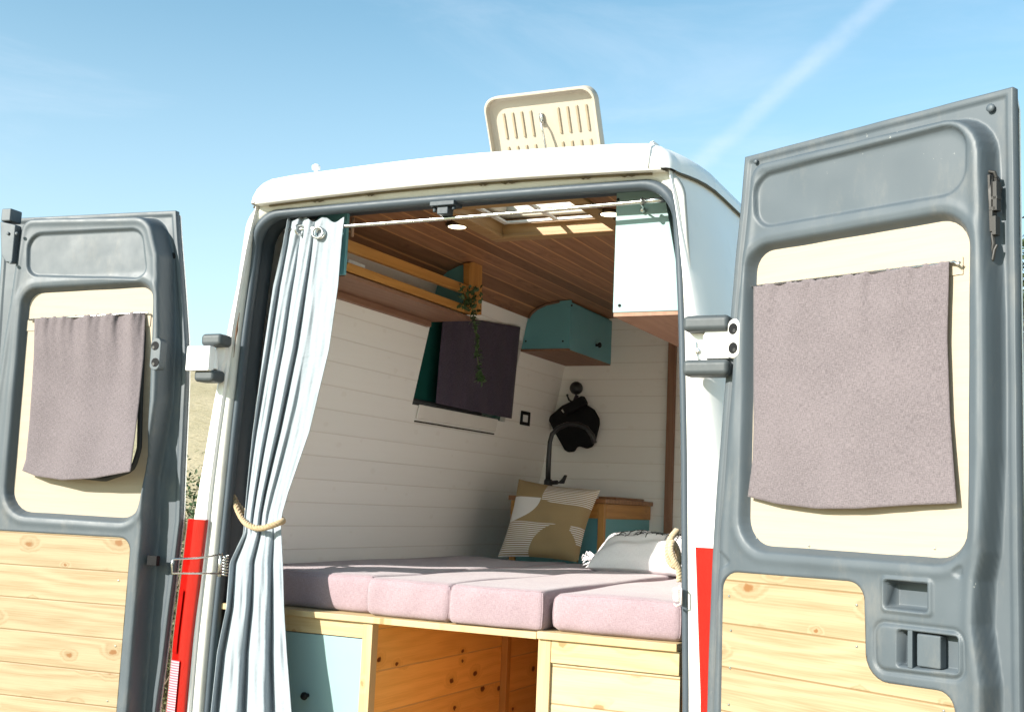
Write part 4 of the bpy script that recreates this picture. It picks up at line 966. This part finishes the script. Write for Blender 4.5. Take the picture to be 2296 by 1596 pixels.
lt=lambda a,c:math_(nt,'LESS_THAN',a,c); gt=lambda a,c:math_(nt,'GREATER_THAN',a,c); mul=lambda a,c:math_(nt,'MULTIPLY',a,c)
def ell(cu,cv,ru,rv_):
    a=math_(nt,'POWER',math_(nt,'ABSOLUTE',math_(nt,'DIVIDE',math_(nt,'SUBTRACT',u,cu),ru)),2.0); c=math_(nt,'POWER',math_(nt,'ABSOLUTE',math_(nt,'DIVIDE',math_(nt,'SUBTRACT',v,cv),rv_)),2.0)
    return lt(math_(nt,'ADD',a,c),1.0)
stripe=gt(math_(nt,'SINE',mul(v,2*math.pi*38)),.1)
# upper right stripes, lower left stripes, small right stripes
m1=mul(gt(u,.40),mul(gt(v,.70),lt(math_(nt,'ADD',math_(nt,'MULTIPLY',math_(nt,'SUBTRACT',u,.4),-.25),.74),v)))
m2=mul(lt(v,.43),mul(lt(u,.66),math_(nt,'SUBTRACT',1.0,ell(.69,.0,.30,.43))))
m3=mul(mul(gt(u,.84),lt(v,.44)),mul(gt(v,.2),math_(nt,'SUBTRACT',1.0,ell(.69,.0,.30,.43))))
ms=mul(math_(nt,'MAXIMUM',math_(nt,'MAXIMUM',m1,m2),m3),stripe)
mw=mul(mul(lt(u,.39),mul(lt(v,.755),gt(v,.43))),ell(0,.755,.39,.33))
wv=noise(nt,sca(nt,uv,(260,260,1)),1,2)
gold=mixc(nt,ramp(nt,wv,.3,.7),(.29,.20,.095),(.44,.32,.175)); wht=mixc(nt,wv,(.72,.67,.63),(.84,.80,.76))
c=mixc(nt,math_(nt,'MAXIMUM',ms,mw),gold,wht); L(nt,c,b_.inputs['Base Color']); b_.inputs['Roughness'].default_value=.95; b_.inputs['Specular IOR Level'].default_value=.1
bump(nt,b_,wv,.5,.002)
tc_=thing('throw_cushion','gold and white patterned throw cushion leaning against the kitchen unit','cushion',tuple((qc[0]+qc[1])/2))
NP=36; b=pillow(pf,.068,NP); o=b.build('cover',m_,tc_,smooth=True)
lay=o.data.uv_layers['UVMap']
for lp in o.data.loops:
    k=lp.vertex_index%((NP+1)**2); lay.data[lp.index].uv=((k%(NP+1))/NP,(k//(NP+1))/NP)
# white bolster pillow lying on the bed
cz=PT+.122; wc=onY(1450,1233,1.42); 
ax=Vector((1,-.06,0)).normalized(); ay=Vector((.06,1,.50)).normalized(); an=ax.cross(ay).normalized()
HX,HYY=(onY(1450,1233,1.42)-onY(1334,1233,1.42)).length*.96,.135
wc=wc.copy(); wc.z=cz+.074
def pw(u,v,h):
    a=(u*2-1)*HX*(1-.05*(1-(2*v-1)**2)); c=(v*2-1)*HYY*(1-.10*(1-(2*u-1)**2))
    p=wc+ax*a+ay*c+an*h
    if p.z<cz+.002: p.z=cz+.002
    return p
wp=thing('bolster_pillow','white pillow with fine black line drawings and a fringed corner lying on the bed','pillow',tuple(wc))
b=pillow(pw,.080,36,3.6); b.build('cover',WHITEF,wp,smooth=True)
b=B()
def surf(u,v):
    uu,vv=u*2-1,v*2-1; th=.080*((1-abs(uu)**3.6)*(1-abs(vv)**2.6))**.55*(1+.06*math.sin(uu*7+vv*4)+.05*math.sin(vv*11-uu*3)); return pw(u,v,th+.0016)
for u0 in (.20,.42,.62,.82):
    for k in range(3):
        vv=.60+.09*k
        b.tube([surf(u0-.055,vv),surf(u0-.02,vv+.05),surf(u0+.0,vv+.005),surf(u0+.025,vv+.05),surf(u0+.06,vv)],.0016,5)
    b.tube([surf(u0,.56+.03*i) for i in range(10)],.0016,5)
    if u0<.8: b.tube([surf(u0+.10,.50+.035*i) for i in range(9)],.0016,5); b.tube([surf(u0+.10,.74),surf(u0+.14,.80)],.0016,5)
b.build('line_drawing',plain('black_thread',(.02,.02,.02),.9),wp,smooth=True)
b=B(); cnr=pw(.0,.30,0)
for i in range(22):
    p=cnr+Vector((.0,0,0))+rv()*.012; q=p+Vector((-.02-.02*random.random(),random.uniform(-.02,.02),random.uniform(-.025,.02)))
    b.tube([p+Vector((.02,0,0)),p,q+rv()*.006,q+rv()*.01+Vector((-.008,0,-.006))],.0028,5)
b.build('tassel',WHITEF,wp,smooth=True)
# ---------------------------------------------------------------- land, plants
m_,nt,b_=new_mat('dry_grass_ground'); tc=N(nt,'TexCoord').outputs['Object']
n1=noise(nt,tc,.18,6,.6); n2=noise(nt,tc,3.5,6,.7)
c=mixc(nt,ramp(nt,n1,.35,.65),(.52,.43,.285),(.44,.37,.235)); c=mixc(nt,ramp(nt,n2,.5,.75),c,(.28,.22,.12)); L(nt,c,b_.inputs['Base Color']); b_.inputs['Roughness'].default_value=1; b_.inputs['Specular IOR Level'].default_value=0
bump(nt,b_,n2,1,.05); DRY=m_
def ground_z(x,y):
    r=math.hypot(x-1.8,y+3.3); az=math.atan2(x-1.8,y+3.3)   # 0 straight ahead, negative to the left
    rise=sst(np.array((r-16)/60)).item()*(9.5+1.4*math.sin(x*.05)+.8*math.sin(y*.07+1))*(sst(np.array((.9-abs(az+.75))/.9)).item()*1.0+.15)
    return rise+.05*math.sin(x*.9)*math.sin(y*.7)*(r>6)
gx=sorted(set([-900,-500,-300,-200]+[i*3 for i in range(-50,41)]+[200,300,500,900]))
rows=[[(x,y,ground_z(x,y)) for x in gx] for y in gx]
b=B(); b.grid(rows); g=b.build('ground',DRY,None,smooth=True); tag(g,kind='structure')
def bush(name,lab,cat,c,size,n,mat,seed,stems=5,ls=(.05,.09),group=None):
    R_=random.Random(seed); c=Vector(c); c.z=ground_z(c.x,c.y)-.02
    t=thing(name,lab,cat,tuple(c),group); b=B(); tips=[]
    for k in range(stems):
        a=R_.uniform(0,6.28); top=c+Vector((math.cos(a)*size[0]*R_.uniform(.2,.8),math.sin(a)*size[1]*R_.uniform(.2,.8),size[2]*R_.uniform(.7,1)))
        mid=c.lerp(top,.5)+Vector((R_.uniform(-.1,.1),R_.uniform(-.1,.1),.05*size[2])); pts=[c,mid,top]; b.tube(pts,[.03*size[2]/2,.018*size[2]/2,.004],6)
        for q in range(6):
            p=c.lerp(mid,R_.random()) if R_.random()<.3 else mid.lerp(top,R_.random()); e=p+Vector((R_.uniform(-1,1)*size[0]*.5,R_.uniform(-1,1)*size[1]*.5,R_.uniform(.0,.45)*size[2])); b.tube([p,e],[.008,.002],5); tips.append((p,e))
        tips.append((mid,top))
    b.build('branches',BARK,t,smooth=True)
    b=B()
    for i in range(n):
        p0,p1=R_.choice(tips); p=p0.lerp(p1,R_.random()**.6)+Vector([max(-1.3,min(1.3,R_.gauss(0,1)))*s*.12 for s in size])
        if p.z<c.z: p.z=c.z+R_.random()*.1
        leaf(b,p,Vector((R_.uniform(-1,1),R_.uniform(-1,1),R_.uniform(-.6,.9))),Vector((R_.uniform(-.5,.5),R_.uniform(-.5,.5),1)),R_.uniform(*ls),R_.uniform(*ls)*.6)
    b.build('foliage',mat,t); return t
def spot(px,py,dist):
    s=1024/2296; d=(CR*((px*s-512)/(1024*CF))-CU*((py*s-355.5)/(1024*CF))+CFW); d.z=0; d.normalize(); return Vector((CP.x,CP.y,0))+d*dist
bush('shrub','leafy green shrub on the dry slope between left door and van','shrub',spot(425,1060,9.5),(.5,.5,1.42),3800,BUSHM,3,8,(.025,.05))
bush('shrub','yellowish dry shrub low behind the left red tail light','shrub',spot(405,1150,8.2),(.45,.45,.95),3000,BUSHL,5,8,(.022,.045))
bush('tree','bare twigged young tree peeping out past the outer edge of the left door','tree',spot(-32,800,15),(.5,.5,2.75),1500,BUSHM,8,8,(.06,.12))
bush('tree','green roadside tree at the outer edge of the right door','tree',spot(2300,900,22),(1.3,1.3,5.2),9000,BUSHM,11,9,(.09,.17))
bush('shrub','low green shrub under the tree at the outer edge of the right door','shrub',spot(2300,1160,14),(.9,.9,1.7),5000,BUSHM,12,8,(.07,.13))
# ---------------------------------------------------------------- sky and sun
AZ,EL=math.radians(29),math.radians(25)
tosun=Vector((-math.sin(AZ)*math.cos(EL),-math.cos(AZ)*math.cos(EL),math.sin(EL)))
sl=bpy.data.lights.new('sun','SUN'); sl.energy=3.6; sl.angle=math.radians(.55); sl.color=(1,.945,.86)
so_=bpy.data.objects.new('sun',sl); COL.objects.link(so_); so_.rotation_euler=tosun.to_track_quat('Z','Y').to_euler()
w=bpy.data.worlds.new('World'); SC.world=w; w.use_nodes=True; nt=w.node_tree; nt.nodes.clear()
out=nt.nodes.new('ShaderNodeOutputWorld'); bg=nt.nodes.new('ShaderNodeBackground'); L(nt,bg.outputs[0],out.inputs[0])
sk=nt.nodes.new('ShaderNodeTexSky'); sk.sky_type='NISHITA'; sk.sun_disc=False; sk.sun_elevation=EL; sk.sun_rotation=math.atan2(tosun.x,tosun.y)%(2*math.pi); sk.air_density=1.0; sk.dust_density=SKY_DUST; sk.ozone_density=1.5
gen=N(nt,'TexCoord').outputs['Generated']
# thin high cloud: streaky veils plus one old contrail across the sky
def raydir(x,y):
    s=1024/2296; return (CR*((x*s-512)/(1024*CF))-CU*((y*s-355.5)/(1024*CF))+CFW).normalized()
d0,d1=raydir(1590,345),raydir(1990,-10); cn=d0.cross(d1).normalized()
dp_=N(nt,'VectorMath',operation='DOT_PRODUCT'); L(nt,gen,dp_.inputs[0]); dp_.inputs[1].default_value=cn
wob=noise(nt,gen,9,5,.6); off=math_(nt,'ADD',dp_.outputs['Value'],math_(nt,'MULTIPLY_ADD',wob,.022,-.011))
ct=math_(nt,'SUBTRACT',1.0,ramp(nt,math_(nt,'ABSOLUTE',off),.001,.012)); ct=math_(nt,'MULTIPLY',ct,math_(nt,'MULTIPLY_ADD',noise(nt,gen,26,5,.65),.9,.02))
side=N(nt,'VectorMath',operation='DOT_PRODUCT'); L(nt,gen,side.inputs[0]); side.inputs[1].default_value=(d0+d1).normalized(); ct=math_(nt,'MULTIPLY',ct,ramp(nt,side.outputs['Value'],.6,.8))
mp=N(nt,'Mapping'); L(nt,gen,mp.inputs[0]); mp.inputs['Rotation'].default_value=(.1,.15,.5); mp.inputs['Scale'].default_value=(1.5,1.5,9.0)
veil=ramp(nt,noise(nt,mp.outputs[0],1.5,7,.62,.6),.50,.80)
cl=math_(nt,'ADD',math_(nt,'MULTIPLY',veil,.17),math_(nt,'MULTIPLY',ct,.36),clamp=True)
tint=mixc(nt,1.0,sk.outputs[0],SKY_TINT,'MULTIPLY')
zz=N(nt,'SeparateXYZ'); L(nt,gen,zz.inputs[0]); hz=math_(nt,'SUBTRACT',1.0,ramp(nt,zz.outputs[2],-.02,.50))
cl=math_(nt,'SUBTRACT',1.0,math_(nt,'MULTIPLY',math_(nt,'SUBTRACT',1.0,cl),math_(nt,'SUBTRACT',1.0,math_(nt,'MULTIPLY',hz,.50)))); c=mixc(nt,cl,tint,SKY_CLOUD)
L(nt,c,bg.inputs[0]); bg.inputs[1].default_value=SKY_STR
SC.view_settings.view_transform='Standard'; SC.view_settings.look='None'; SC.view_settings.exposure=EXPO; SC.view_settings.gamma=1
SC.render.engine='CYCLES'; cy=SC.cycles; cy.max_bounces=14; cy.diffuse_bounces=8; cy.glossy_bounces=4; cy.transmission_bounces=6; cy.use_denoising=True
